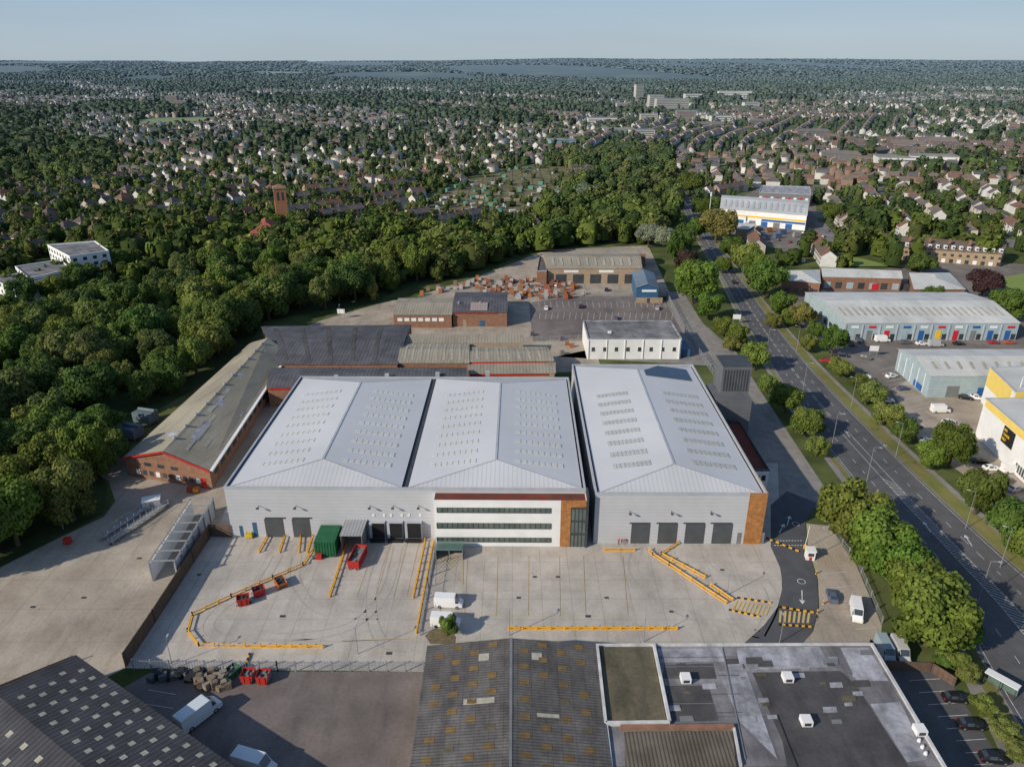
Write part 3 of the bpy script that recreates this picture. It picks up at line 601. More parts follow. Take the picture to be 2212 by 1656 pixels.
MB().box(B.L[1].x+.05,2,0,B.L[1].x+4,12,3).build('side_store',M_blue,B.root)
MB().box(8,6,7.75,9.2,7.2,8.4).build('roof_hatch',M_render,B.roofo)
B=bld('merchant_warehouse','tan corrugated roof merchant warehouse with brick walls and white sign boards','warehouse',quadp((1183,580),(1386,580),(1378,549),(1172,549),z=7.5),7.5,'gu',2.2,M_brickl,M_asbu)
for k in range(5): panel(B,0,'loading_door',M_dark,4+8.4*k,9.3+8.4*k,.05,4.6)
for k in range(2): panel(B,0,'sign_board',M_render,8+17*k,15+17*k,5.5,6.7)
for k in range(10):
    f=.06+.09*k;a=B.L[0].lerp(B.L[1],f);b_=B.L[3].lerp(B.L[2],f);p0=a.lerp(b_,.1);p1=a.lerp(b_,.42)
    MB().poly([(p0.x,p0.y,8.3),(p0.x+1.1,p0.y,8.3),(p1.x+1.1,p1.y,9.75),(p1.x,p1.y,9.75)]).build('skylight',M_sky4,B.roofo)
bld('merchant_annex','pale flat shed roof behind the tan merchant warehouse','shed',quadp((1244,549),(1395,549),(1390,538),(1246,538),z=7),7,'gu',.8,M_brick,M_asbu)
bld('brick_gable_store','narrow dark brick store at left end of the merchant warehouse','shed',quadp((1160,585),(1181,585),(1181,552),(1166,552),z=7),7,'flat',wm=M_brick,rm=M_brn)
B=bld('blue_office','dark blue gabled metal building with white sign beside the roadside trees','building',quadp((1375,622),(1423,622),(1412,590),(1366,590),z=7),7,'gv',1.8,M_blue,mat('blue_grey_roof',(.16,.21,.27),(.13,.17,.22),.5,.6,bands=((1,.9,.2,.8),)))
panel(B,0,'sign_board',M_render,2.5,9,5.2,6.2);panel(B,0,'base_wall',M_brickl,.05,12,.0,2.6,proud=.08);panel(B,0,'door',M_glass,5,6.4,.05,2.3,proud=.12)
# ---------------------------------------------------------------- foreground roofs
FLp,BLp=P(888,1656,6),P(925,1397,6);FRp,BRp=P(1318,1656,6),P(1283,1393,6)
B=bld('foreground_shed','grey brown corrugated pitched roof with square rooflights at bottom centre','warehouse',[FLp+(FLp-BLp)*.35,FRp+(FRp-BRp)*.35,BRp,BLp],6,'gv',1.5,M_brickl,M_brn,ov=.2)
def fz(f,rise,h): return h+rise*(1-abs(f-.5)*2)+.20
def patchq(B,f,g,df,dg,mt,rise,h):
    m=MB();a=onroof(B,f,g,fz(f,rise,h));b_=onroof(B,f+df,g,fz(f+df,rise,h));c=onroof(B,f+df,g+dg,fz(f+df,rise,h));d=onroof(B,f,g+dg,fz(f,rise,h));m.poly([a,b_,c,d]);m.build('skylight',mt,B.roofo)
for i,f in enumerate((.05,.155,.26,.365,.55,.66,.77,.88)):
    for j in range(8):
        if rnd.random()<.12: continue
        patchq(B,f,.16+.106*j+(.05 if i%2 else 0),.052,.035,M_sky3 if rnd.random()<.85 else M_moss,1.5,6)
patchq(B,.24,.58,.17,.035,M_sky4,1.5,6);patchq(B,.31,.86,.06,.05,M_sky4,1.5,6);patchq(B,.62,.86,.06,.05,M_sky4,1.5,6);patchq(B,.64,.5,.12,.022,M_sky4,1.5,6)
MB().beam((*((B.L[0]+B.L[1])/2),7.6),(*((B.L[2]+B.L[3])/2),7.6),.45,.12).build('ridge_cap',M_grey,B.root)
a=P(0,1506,9);c=P(165,1417,6);d=P(505,1656,6)
u=(d-c).normalized();n=Vector((-u.y,u.x,0));n=n if n.x<0 else -n
dd=(Vector((a.x,a.y,0))-Vector((c.x,c.y,0))).dot(n)
FL_=c+n*2*abs(dd);q=[FL_+u*70,c+u*70,c,FL_]
q=[Vector((p.x,p.y,6)) for p in q]
B=bld('corner_shed','dark corrugated pitched roof with scattered pale rooflights at bottom left corner','warehouse',q,6,'gv',3.,M_brickl,M_drk,ov=.2)
for i,f in enumerate((.56,.65,.74,.83,.92)):
    for j in range(13): patchq(B,f,.40+.044*j+(.02 if i%2 else 0),.035,.013,M_sky4,3,6)
for i,f in enumerate((.38,.28,.18)):
    for j in range(8): patchq(B,f,.5+.058*j,.035,.014,M_sky4,3,6)
bl,br=P(1287,1390,6),P(1885,1388,6);fl,fr=P(1318,1656,6),P(2045,1656,6)
B=bld('flat_roof_block','large patched grey flat roof with white edges at bottom right','building',[fl+(fl-bl)*.35,fr+(fr-br)*.35,br,bl],6,'flat',wm=M_brickl,rm=M_felt,par=.35,pm=M_edge)
FB=B
def lroof(name,pxs,mt,z=None,dz=.03):
    z=z or B.rz;m=MB();pts=[lp(FB,P(x,y,z)) for x,y in pxs];m.poly([(p.x,p.y,z+dz) for p in pts]);return m.build(name,mt,FB.roofo)
lroof('roof_patch',[(1625,1452),(1815,1448),(1850,1480),(1960,1650),(2000,1760),(1720,1760),(1690,1600)],M_feltd)
lroof('roof_patch',[(1435,1435),(1540,1432),(1548,1465),(1432,1465)],M_feltd);lroof('roof_patch',[(1432,1480),(1530,1480),(1552,1555),(1440,1560)],M_feltd)
lroof('roof_patch',[(1590,1398),(1770,1396),(1795,1440),(1600,1448)],M_feltl);lroof('roof_patch',[(1420,1398),(1560,1396),(1565,1428),(1425,1430)],M_feltl)
lroof('roof_patch',[(1550,1450),(1612,1448),(1680,1640),(1600,1560)],M_feltl);lroof('roof_patch',[(1815,1398),(1875,1398),(1920,1470),(1850,1470)],M_feltl)
lroof('roof_patch',[(1880,1520),(1945,1515),(2005,1640),(1960,1645)],M_feltl)
for i in range(34):
    x=rnd.uniform(1430,1860);y=rnd.uniform(1400,1555);s=rnd.uniform(6,24);lroof('roof_patch',[(x,y),(x+s*1.5,y-1),(x+s*1.7,y+s*.6),(x+2,y+s*.65)],rnd.choice([M_feltl,M_feltl,M_feltd,M_grey,M_moss]),dz=.04+.003*i)
def lbox(name,x0,y0,x1,y1,w,h,mt,z=None):
    z=z or FB.rz;p=lp(FB,P(x0,y0,z));q=lp(FB,P(x1,y1,z));return MB().beam((p.x,p.y,z+.04),(q.x,q.y,z+.04),w,h).build(name,mt,FB.roofo)
lroof('lower_roof',[(1296,1398),(1408,1398),(1440,1560),(1312,1562)],M_moss,dz=.16)
for a in ((1412,1396,1446,1562),(1308,1566,1446,1564),(1290,1400,1308,1566)): lbox('upstand',*a,.45,.7,M_edge)
lbox('brick_upstand',1340,1574,1585,1572,.6,.6,M_brick);lbox('upstand',1585,1575,1600,1656,.35,.5,M_edge)
lroof('corrugated_strip',[(1348,1582),(1580,1580),(1605,1760),(1355,1760)],mat('brown_sheet_roof_x',(.19,.165,.13),(.13,.11,.085),.3,.9,bands=((0,.6,.4,.5),),big=.3),dz=.25)
for x,y in ((1700,1468),(1740,1562),(1985,1582),(1480,1470)):
    p=lp(FB,P(x,y,FB.rz));z=FB.rz+.16;v=MB().box(p.x-.8,p.y-.8,z,p.x+.8,p.y+.8,z+1.0).build('roof_unit',M_render,FB.roofo);MB().box(p.x-.5,p.y-.84,z+.2,p.x+.5,p.y-.805,z+.8).build('grille',M_dark,v)
for k in range(3):
    p=lp(FB,P(1985+7*k,1600+14*k,FB.rz));MB().cyl((p.x,p.y,FB.rz),(p.x,p.y,FB.rz+.5),.3,.2,8).build('roof_vent',M_render,FB.roofo)
lbox('cable',1680,1545,1740,1700,.12,.08,M_black);lbox('cable',1560,1400,1610,1640,.2,.1,M_grey)
for k in range(9): lbox('felt_seam',1420+k*2,1400+20*k,1590+k*2,1398+20*k,.10,.03,M_feltd if k%2 else M_grey)
# ---------------------------------------------------------------- retail park
def doors(B,e,n,cols,z=4.):
    Lw=(B.L[(e+1)%4]-B.L[e]).length;g_=Lw/n
    for k in range(n):
        panel(B,e,'shop_door',cols[k%len(cols)],g_*k+g_*.3,g_*k+g_*.6,.05,z,proud=.1);panel(B,e,'glazing',M_glass,g_*k+g_*.68,g_*k+g_*.93,.3,2.6,proud=.1)
        panel(B,e,'pillar',M_flash,g_*k-.2,g_*k+.3,.05,B.h-.6,proud=.3)
B=bld('trade_unit_terrace','long white metal roofed trade unit terrace with coloured doors across the main road','retail units',quadp((1828,698),(2203,698),(2085,632),(1740,632),z=7),7,'gu',2.6,M_teal,M_whr)
doors(B,0,10,(M_teal,M_grey,M_rd2,M_teal,M_bl2,M_yl2,M_rd2,M_grey,M_bl2,M_bl2),4.)
Lw=(B.L[1]-B.L[0]).length
for k in range(10): panel(B,0,'sign_board',(M_render,M_rd2,M_render,M_bl2)[k%4],Lw/10*k+2.4,Lw/10*k+5.2,5.0,5.9,proud=.15)
for k in range(6): panel(B,3,'window',M_glass,2+5*k,4.5+5*k,1,3)
for k in range(24):
    f=.03+.04*k;a=B.L[0].lerp(B.L[1],f);b_=B.L[3].lerp(B.L[2],f);p0=a.lerp(b_,.16);p1=a.lerp(b_,.34)
    MB().poly([(p0.x,p0.y,8.1),(p0.x+1,p0.y,8.1),(p1.x+1,p1.y,9.05),(p1.x,p1.y,9.05)]).build('skylight',M_sky4,B.roofo)
B=bld('office_unit','brick office unit with white hipped metal roof behind the trade terrace, nearest the road','office',quadp((1692,605),(1772,612),(1770,583),(1690,585),z=6),6,'hip',2.2,M_brick,M_whr)
for k in range(5): panel(B,0,'window',M_glass,1+4*k,3.4+4*k,1,3)
B=bld('office_unit','long brick unit with shallow white metal roof and red door behind the trade terrace','office',quadp((1778,598),(1948,602),(1940,585),(1772,578),z=6),6,'gu',1.8,M_brick,M_whr)
for k in range(8): panel(B,0,'window',M_glass if k%2 else M_teal,1+5.2*k,4+5.2*k,.6,3.6)
panel(B,0,'door',M_rd2,23,26,.05,3.4,proud=.12)
B=bld('office_unit','small brick unit with white hipped metal roof at right behind the trade terrace','office',quadp((1975,625),(2085,625),(2050,590),(1965,590),z=5.5),5.5,'hip',2.2,M_brick,M_whr)
for k in range(5): panel(B,0,'window',M_glass,1+4*k,3.4+4*k,1,3)
B=bld('trade_unit','teal sided trade unit with white metal roof at right edge beside the car park','retail units',quadp((2012,812),(2330,812),(2330,755),(1942,755),z=7.5),7.5,'gu',2.2,M_teal,M_whr)
for k in range(5): panel(B,3,'panel_strip',M_render,2+4.5*k,2.3+4.5*k,.3,7,proud=.1)
panel(B,0,'loading_door',M_grey,6,10,.05,4);panel(B,0,'loading_door',M_bl2,16,19,.05,3.4);panel(B,0,'glazing',M_glass,24,32,.05,3);panel(B,3,'glazing',M_bl2,14,20,.3,2.4)
for k in range(12):
    f=.06+.08*k;a=B.L[0].lerp(B.L[1],f);b_=B.L[3].lerp(B.L[2],f);p0=a.lerp(b_,.16);p1=a.lerp(b_,.34)
    MB().poly([(p0.x,p0.y,8.5),(p0.x+1,p0.y,8.5),(p1.x+1,p1.y,9.3),(p1.x,p1.y,9.3)]).build('skylight',M_sky4,B.roofo)
def up(p,z): return Vector((p.x,p.y,z))
Bs=bld('self_storage_building','tall white and yellow self storage building with black signs at right edge','storage building',[up(P(2300,1130),12),up(P(2420,1130),12),up(P(2420,940),12),up(P(2106,940),12)],12,'flat',wm=M_render,rm=M_whv,par=.5)
Lw=(Bs.L[3]-Bs.L[0]).length
panel(Bs,3,'yellow_panel',M_yel,Lw*.62,Lw*.99,5.,11.9,proud=.1);panel(Bs,3,'yellow_panel',M_yel,Lw*.02,Lw*.62,9.8,11.9,proud=.1)
panel(Bs,3,'sign_board',M_black,Lw*.74,Lw*.86,7.5,11.,proud=.25);panel(Bs,3,'sign_board',M_black,Lw*.28,Lw*.40,5.,9.6,proud=.25)
def wtext(B,e,u,z,s,size,mt,off):
    p,q=B.L[e],B.L[(e+1)%4];d=(q-p).normalized();n=Vector((d.y,-d.x));a=p+d*u+n*off
    return text(B.root,s,size,(a.x,a.y,z),(math.pi/2,0,math.atan2(d.y,d.x)),mt)
for i,s in enumerate(('BIG','SELF')): wtext(Bs,3,Lw*.75,9.6-i*1.2,s,1.,M_yl2,.3)
for i,s in enumerate(('BIG','TRADE','SELF')): wtext(Bs,3,Lw*.29,8.4-i*1.3,s,1.,M_yl2,.3)
for k in range(5): panel(Bs,3,'window',M_glass,Lw*(.48+.025*k),Lw*(.495+.025*k),1,3.2,proud=.12)
panel(Bs,3,'canopy',M_red,Lw*.64,Lw*.72,3.2,3.5,proud=.9);panel(Bs,3,'entrance_glazing',M_glass,Lw*.64,Lw*.72,.1,3.1,proud=.12)
B=bld('self_storage_building','white and yellow storage block with long black sign, set back behind the front one','storage building',[up(P(2170,925),12),up(P(2480,925),12),up(P(2480,850),12),up(P(2118,868),12)],12,'flat',wm=M_render,rm=M_whv,par=.5)
Lw=(B.L[3]-B.L[0]).length
panel(B,0,'yellow_panel',M_yel,.2,30,2,11.9,proud=.1);panel(B,3,'yellow_panel',M_yel,.2,Lw*.9,6,11.9,proud=.1)
panel(B,0,'sign_board',M_black,3,12,8,10.5,proud=.25);wtext(B,0,3.5,9.3,'BIG YELLOW',1.,M_yl2,.3);wtext(B,0,3.5,8.3,'SELF STORAGE',.8,M_yl2,.3)
for i in range(4): MB().cyl((4+i*1.2,4,11.6),(4+i*1.2,4,15),.12,.08,6).build('antenna',M_render,B.root)
# ---------------------------------------------------------------- yard furniture
def barrier(label,pts):
    W=[P(*p) for p in pts];t=thing('safety_barrier',label,'barrier',W[0],0);o=W[0];m=MB();mb=MB()
    for p,q in zip(W,W[1:]):
        a=p-o;b_=q-o;m.beam((a.x,a.y,.6),(b_.x,b_.y,.6),.10,.22);mb.beam((a.x,a.y,.06),(b_.x,b_.y,.06),.22,.12)
    m.build('rail',M_ypaint,t);mb.build('base',M_ypaint,t);k=0
    for p,q in zip(W,W[1:]):
        n=max(1,int((q-p).length/2.6))
        for i in range(n+1):
            if k>70:break
            a=p.lerp(q,i/n)-o;MB().box(a.x-.1,a.y-.1,.1,a.x+.1,a.y+.1,1.05).build('post',M_ypaint,t);k+=1
for l,p_ in (('long bent yellow barrier around left yard running up to the loading ramps',[(697,1400),(430,1396),(406,1365),(416,1330),(500,1290),(590,1250),(655,1222),(680,1185),(688,1158)]),
('straight yellow barrier left of the red open skip',[(748,1180),(712,1290)]),('straight yellow barrier right of the loading docks',[(918,1170),(892,1292)]),
('yellow barrier along the fence between the two yards',[(936,1170),(899,1368)]),('long straight yellow barrier nearest the bottom of the right yard',[(1098,1360),(1462,1360)]),
('long diagonal yellow barrier in the right yard',[(1402,1190),(1410,1200),(1445,1222),(1568,1304)]),('V shaped yellow barrier in front of the four dark doors',[(1478,1167),(1428,1199),(1522,1249)]),
('short yellow barrier beside the yellow crossing',[(1535,1266),(1581,1298)]),('short yellow barrier near the corner of the office front',[(1305,1190),(1370,1190)])): barrier(l,p_)
for i,(a,b_) in enumerate((((560,1194),(580,1157)),((604,1194),(616,1157)),((646,1194),(650,1157)),((664,1194),(676,1157)))):
    barrier(('first','second','third','fourth')[i]+' short yellow ramp barrier from left below the two dark doors',[a,b_])
def kerbs(label,a,b_,n=8,grp='black and yellow striped kerbs'):
    p,q=P(*a),P(*b_);t=thing('striped_kerb',label,'kerb',p,0,grp);my=MB();mb=MB()
    for k in range(n):
        s=p.lerp(q,k/n)-p;e=p.lerp(q,(k+1)/n)-p;(my if k%2 else mb).beam((s.x,s.y,.15),(e.x,e.y,.15),.28,.25)
    my.build('yellow_block',M_ypaint,t);mb.build('black_block',M_black,t)
kerbs('striped kerb above the left yellow crossing',(1592,1292),(1665,1303),10);kerbs('striped kerb below the left yellow crossing',(1574,1318),(1640,1333),10)
kerbs('striped kerb above the right yellow crossing',(1682,1312),(1757,1324),10);kerbs('striped kerb below the right yellow crossing',(1682,1350),(1752,1355),10)
kerbs('striped kerb at left of access road beside timber corner',(1655,1163),(1725,1192),10);kerbs('long striped kerb in the gateway of the left yard',(540,1412),(530,1440),5)
bp=thing('bollard','yellow and black bollard','bollard',(0,0,-50));MB().cyl((0,0,0),(0,0,1.1),.13,.13,10).build('post',M_ypaint,bp);MB().cyl((0,0,.45),(0,0,.7),.14,.14,10).build('band',M_black,bp)
for x in (1358,1408,1416,1466,1474,1526,1533,1585): dup(bp,P(x,1171),0,'yellow bollard with black band at a door of the single roof warehouse','bollards at the warehouse doors')
for x in (571,618,631,676): dup(bp,P(x,1154),0,'yellow bollard with black band at the left warehouse doors','bollards at the left warehouse doors')
for x,y in ((1762,1240),(1778,1305),(1765,1325)): dup(bp,P(x,y),0,'yellow bollard with black band beside the access road','bollards by the access road')
kill(bp)
ca,sa=math.cos(B1.a),math.sin(B1.a)
def atB1(u,v): return (B1.o.x+ca*u-sa*v,B1.o.y+sa*u+ca*v,.06)
ua=uz(B1,0,752,1165)[0];ub=uz(B1,0,796,1165)[0]
t=thing('loading_canopy','grey striped loading canopy between green container and black dock shelters','canopy',atB1(ua,-6),B1.a)
w_=ub-ua
MB().box(-.1,-.1,4.6,w_+.1,5.9,4.85).build('roof',mat('canopy_sheet',(.40,.41,.41),(.34,.35,.35),.5,.5,bands=((0,.7,.25,.6),)),t)
MB().box(0,0,.0,.12,5.8,4.58).build('side_wall',M_grey,t);MB().box(w_-.12,0,0,w_,5.8,4.58).build('side_wall',M_grey,t)
ua=uz(B1,0,700,1165)[0]
t=thing('green_container','dark green ribbed waste compactor container against the grey wall','container',atB1(ua,-7.5),B1.a)
MB().box(0,0,.25,4.6,6.5,4.0).build('body',M_green,t)
m=MB()
for k in range(7): m.box(.3+k*.62,-.1,.3,.42+k*.62,-.01,3.9)
for k in range(8): m.box(4.61,.3+k*.8,.3,4.7,.45+k*.8,3.9)
m.build('rib',M_green,t);MB().box(.3,-.9,0,1.6,-.12,1.2).build('hydraulic_pump',M_red,t);MB().box(.1,.1,0,4.5,6.4,.24).build('base_frame',M_dark,t)
def skip(label,px,py,L,W,h,ang,c,full=True):
    t=thing('waste_skip',label,'skip',(*P(px,py).xy,.06),ang);m=MB()
    l,w=L/2,W/2;tp=.35
    o=[(-l+tp,-w),(l-tp,-w),(l-tp,w),(-l+tp,w)];T=[(-l,-w),(l,-w),(l,w),(-l,w)]
    for i in range(4):
        j=(i+1)%4;m.poly([(*o[i],.1),(*o[j],.1),(*T[j],h),(*T[i],h)]);m.poly([(o[i][0]*.95,o[i][1]*.92,.3),(T[i][0]*.95,T[i][1]*.92,h),(T[j][0]*.95,T[j][1]*.92,h),(o[j][0]*.95,o[j][1]*.92,.3)])
        m.poly([(*T[i],h),(*T[j],h),(T[j][0]*.95,T[j][1]*.92,h),(T[i][0]*.95,T[i][1]*.92,h)])
    m.poly([(*p,.1) for p in o]);m.build('body',c,t)
    r=MB()
    for k in range(int(L/1)):
        x=-l+.6+k*1.;r.box(x,-w-.09,.3,x+.12,-w-.005,h-.05);r.box(x,w+.005,.3,x+.12,w+.09,h-.05)
    r.build('rib',c,t)
    m=MB();n=6;zz=h*.72
    for i in range(n):
        for j in range(3):
            x=-l*.9+i*(L*.9/n);y=-w*.85+j*(W*.85/3);m.box(x,y,.35,x+L*.9/n-.02,y+W*.85/3-.02,zz+rnd.uniform(-.3,.25))
    m.build('waste',M_grey if full else M_dark,t)
    for s in (-1,1): MB().cyl((-l-.01,s*w*.6,.3),(-l-.15,s*w*.6,.3),.2,.2,8).build('roller',M_dark,t)
skip('long red open skip standing below the grey loading canopy',773,1212,6.2,2.5,2.2,R(83),M_red)
skip('small red skip full of dark waste, leftmost of three by the bent barrier',527,1303,2.5,1.9,1.7,R(20),M_red,False)
skip('small red skip full of dark waste, middle of three by the bent barrier',560,1284,2.5,1.9,1.7,R(30),M_red,False)
skip('orange rusty skip, uppermost of three by the bent barrier',607,1264,3.2,1.9,1.4,R(-55),mat('orange_paint',(.55,.17,.03),(.4,.12,.03),.8,.6),False)
skip('red lidded bin container, left one of the pair by the pallets',538,1468,2.2,2.2,1.8,R(0),M_red);skip('red lidded bin container, right one of the pair by the pallets',571,1470,2.2,2.2,1.8,R(0),M_red)
skip('dark green open skip beside the red pair near the pallets',500,1458,3.2,2.,1.3,R(60),M_green)
def fence(name,label,pts,h,kind,cat='fence'):
    W=[P(*p) for p in pts];o=W[0].copy();t=thing(name,label,cat,o,0);m=MB();np_=0
    for p,q in zip(W,W[1:]):
        a=p-o;b_=q-o;L=(b_-a).length
        if kind=='solid': m.beam((a.x,a.y,.05),(b_.x,b_.y,.05),.12,h)
        else:
            for z in (.35,h-.35): m.beam((a.x,a.y,z),(b_.x,b_.y,z),.05,.06)
            n=int(L/.5)
            for k in range(n):
                c=a.lerp(b_,k/n);m.box(c.x-.03,c.y-.02,.1,c.x+.03,c.y+.02,h)
    mt=M_wood if kind=='solid' else M_steel
    m.build('panel',mt,t)
    for p,q in zip(W,W[1:]):
        n=max(1,int((q-p).length/3.2))
        for i in range(n+1):
            if np_>90: break
            c=p.lerp(q,i/n)-o;MB().box(c.x-.09,c.y-.09,0,c.x+.09,c.y+.09,h+.12).build('post',mt,t);np_+=1
fence('timber_fence','tall dark timber fence between the old yard and the left yard',[(272,1440),(335,1345),(418,1215),(455,1158),(500,1160)],3.2,'solid')
fence('steel_fence','grey steel palisade fence along the lower edge of the left yard',[(290,1446),(600,1450),(915,1450)],2.4,'pale')
fence('steel_fence','steel palisade fence dividing the left yard from the right yard',[(943,1175),(925,1270),(907,1372)],2.4,'pale')
fence('steel_fence','steel palisade fence along the service road right of rear car park',[(1440,640),(1480,720),(1560,840)],2.4,'pale')
fence('steel_fence','steel mesh fence along lower edge of rear car park',[(1150,738),(1268,735)],2.4,'pale')
fence('steel_fence','steel fence at the back of the rear car park',[(1143,655),(1262,640),(1440,640)],2.4,'pale')
fence('timber_fence','dark fence at the top of the small front car park',[(1905,1445),(2010,1450),(2060,1482)],2.,'solid')
fence('steel_fence','low fence beside the visitor parking and big trees',[(1790,1140),(1850,1215),(1905,1345)],1.6,'pale')
fence('brick_wall','low wall at the bottom left between old yard and dark roof',[(0,1495),(160,1430)],1.5,'solid','wall')
q=quadp((322,1212),(374,1212),(468,1078),(412,1076),z=5);o=q[0];ang=math.atan2((q[3]-q[0]).y,(q[3]-q[0]).x)
dL=(q[3]-q[0]).length;t=thing('vehicle_wash','long open topped vehicle wash of white walls and cross beams by timber fence','vehicle wash',(o.x,o.y,0),ang)
wd_=abs((q[1]-q[0]).cross(Vector((math.cos(ang),math.sin(ang),0))).z)
MB().box(0,-.1,.05,dL,.05,4.4).build('side_wall',M_render,t);MB().box(0,-wd_-.05,.05,dL,-wd_+.1,4.4).build('side_wall',M_flash,t)
for k in range(8):
    x=dL*k/7;m=MB();m.box(x-.12,.06,0,x+.12,.3,5);m.box(x-.12,-wd_-.3,0,x+.12,-wd_-.06,5);m.box(x-.12,-wd_-.3,5,x+.12,.3,5.25);m.build('portal_frame',M_steel,t)
m=MB();m.box(0,.08,4.8,dL,.22,4.97);m.box(0,-wd_-.22,4.8,dL,-wd_-.08,4.97);m.build('top_rail',M_steel,t)
q0,q1=P(228,1172),P(352,1088);d=(q1-q0);t=thing('steel_rack','long low grey steel inspection platform on the old yard','platform',(q0.x,q0.y,0),math.atan2(d.y,d.x));L_=d.length
for s in (-1.6,1.6): MB().box(0,s-.6,.7,L_,s+.6,.85).build('walkway',M_steel,t)
m=MB()
for k in range(10):
    for s in (-2.2,-1.,1.,2.2): m.box(k*L_/9.2,s-.05,.0,k*L_/9.2+.1,s+.05,1.9)
for s in (-2.2,2.2): m.box(0,s-.04,1.91,L_,s+.04,1.98)
m.build('handrail',M_steel,t)
p=P(330,1095);t=thing('site_cabin','small grey cabin at the far end of the steel platform','cabin',(p.x,p.y,0),R(20));MB().box(-2,-1.2,.1,2,1.2,2.4).build('wall',M_flash,t);MB().box(-2.1,-1.3,2.4,2.1,1.3,2.55).build('roof',M_render,t);MB().box(-.4,-1.26,.15,.4,-1.21,2.1).build('door',M_grey,t)
c_=mat('ducting',(.16,.21,.24),(.12,.16,.18),.8,.5)
for i,(x,y) in enumerate(((285,948),(318,915))):
    p=P(x,y);t=thing('filter_plant',('near','far')[i]+' blue grey dust filter box left of the factory wing','machine',(p.x,p.y,0),R(-17))
    MB().box(-3,-2,1.2,3,2,4.2).build('housing',c_,t);MB().cyl((-2.,0,4.8),(3.8,0,4.8),.5,.5,10).build('duct',c_,t)
    for a,b_ in ((-2.8,-1.8),(2.6,-1.8),(-2.8,1.6),(2.6,1.6)): MB().box(a,b_,0,a+.2,b_+.2,1.2).build('leg',c_,t)
def lamp_proto(h,arm):
    t=thing('street_lamp','x','street lamp',(0,0,-80));MB().cyl((0,0,0),(0,0,h),.085,.05,8).build('pole',M_steel,t)
    MB().cyl((0,0,h),(arm,0,h+.25),.045,.045,6).build('arm',M_steel,t);MB().box(arm-.2,-.14,h+.2,arm+.45,.14,h+.32).build('lamp_head',M_flash,t);return t
LA=lamp_proto(10,1.4);LB=lamp_proto(6,.6)
road_l=[(1585,640),(1655,768),(1734,845),(1797,962),(1872,1040),(2113,1300)];road_r=[(1602,610),(1720,760),(1838,880),(1935,985),(2085,1142),(2160,1225)]
nn=('farthest','second farthest','third farthest','third nearest','second nearest','nearest')
for i,(x,y) in enumerate(road_l): dup(LA,P(x,y),R(-20),nn[i]+' tall grey street lamp on the near side of the main road','street lamps on the near side of the main road')
for i,(x,y) in enumerate(road_r): dup(LA,P(x,y),R(160),nn[i]+' tall grey street lamp on the grass strip across the main road','street lamps across the main road')
for x,y,l in ((372,1436,'slim lamp post at the lower left corner of the left yard'),(773,1412,'slim lamp post at the bottom edge of the left yard'),(1100,1372,'slim lamp post at left end of long yellow barrier'),(1684,1388,'slim lamp post where the access road leaves the yard'),(137,1142,'slim lamp post on the old yard by the wood'),(1772,1195,'slim lamp post in the visitor parking'),(1390,1386,'slim lamp post by the large flat roof'),(735,690,'slim lamp post beside the slate roofed shed'),(1570,1285,'slim lamp post by the left yellow crossing')): dup(LB,P(x,y),R(90),l,'slim lamp posts in the yards')
kill(LA);kill(LB)
p=P(1748,1205);t=thing('gate_booth','small white gatehouse booth beside the access road','booth',(p.x,p.y,0),R(-8))
MB().box(-.9,-.9,.05,.9,.9,2.3).build('wall',M_render,t);MB().box(-1.05,-1.05,2.3,1.05,1.05,2.5).build('roof',M_render,t);MB().box(-.6,-.94,1.1,.6,-.905,1.9).build('window',M_glass,t);MB().box(-.3,-.94,.1,.3,-.905,.95).build('panel',M_rd2,t)
p=P(1738,1185);t=thing('barrier_gate','raised white barrier arm beside the gatehouse booth','barrier gate',(p.x,p.y,0),0)
MB().box(-.25,-.25,0,.25,.25,1.1).build('cabinet',M_ypaint,t);MB().cyl((0,0,1.),(.3,.2,6.),.07,.05,6).build('arm',M_render,t)
struct('planting_bed',MB().poly([P(x,y,Z4) for x,y in ((935,1358),(968,1355),(984,1375),(982,1390),(930,1390),(918,1372))]),mat('gravel_bed',(.22,.15,.10),(.12,.12,.06),1.5,1.))
for x,y,l in ((1590,700,'white road sign board on two posts beside the far trees'),(1885,770,'white retail park sign board near the trade terrace'),(738,688,'small white yard sign board beside the slate roofed shed')):
    p=P(x,y);t=thing('sign_board',l,'sign',(p.x,p.y,0),R(-5));MB().box(-1.6,-.05,2.2,1.6,.05,4.2).build('board',M_render,t)
    for s in (-1.3,1.3): MB().box(s-.06,.052,0,s+.06,.15,4.1).build('post',M_steel,t)
p=P(2158,1490);t=thing('bus_shelter','flat white roofed bus shelter at roadside near bottom right','bus shelter',(p.x,p.y,0),R(-52));MB().box(-2.6,-.8,2.5,2.6,.8,2.65).build('roof',M_render,t);MB().box(-2.5,.7,.1,2.5,.76,2.49).build('glass_panel',M_glassg,t)
for s in (-2.4,0,2.4): MB().box(s-.06,-.7,0,s+.06,-.6,2.49).build('post',M_dark,t)
p=P(1528,500);t=thing('mast','tall thin white mast left of the far industrial unit','mast',(p.x,p.y,0));MB().cyl((0,0,0),(0,0,24),.3,.15,8).build('pole',M_render,t);MB().cyl((0,0,22),(0,0,24.5),.5,.5,8).build('antenna',M_render,t)
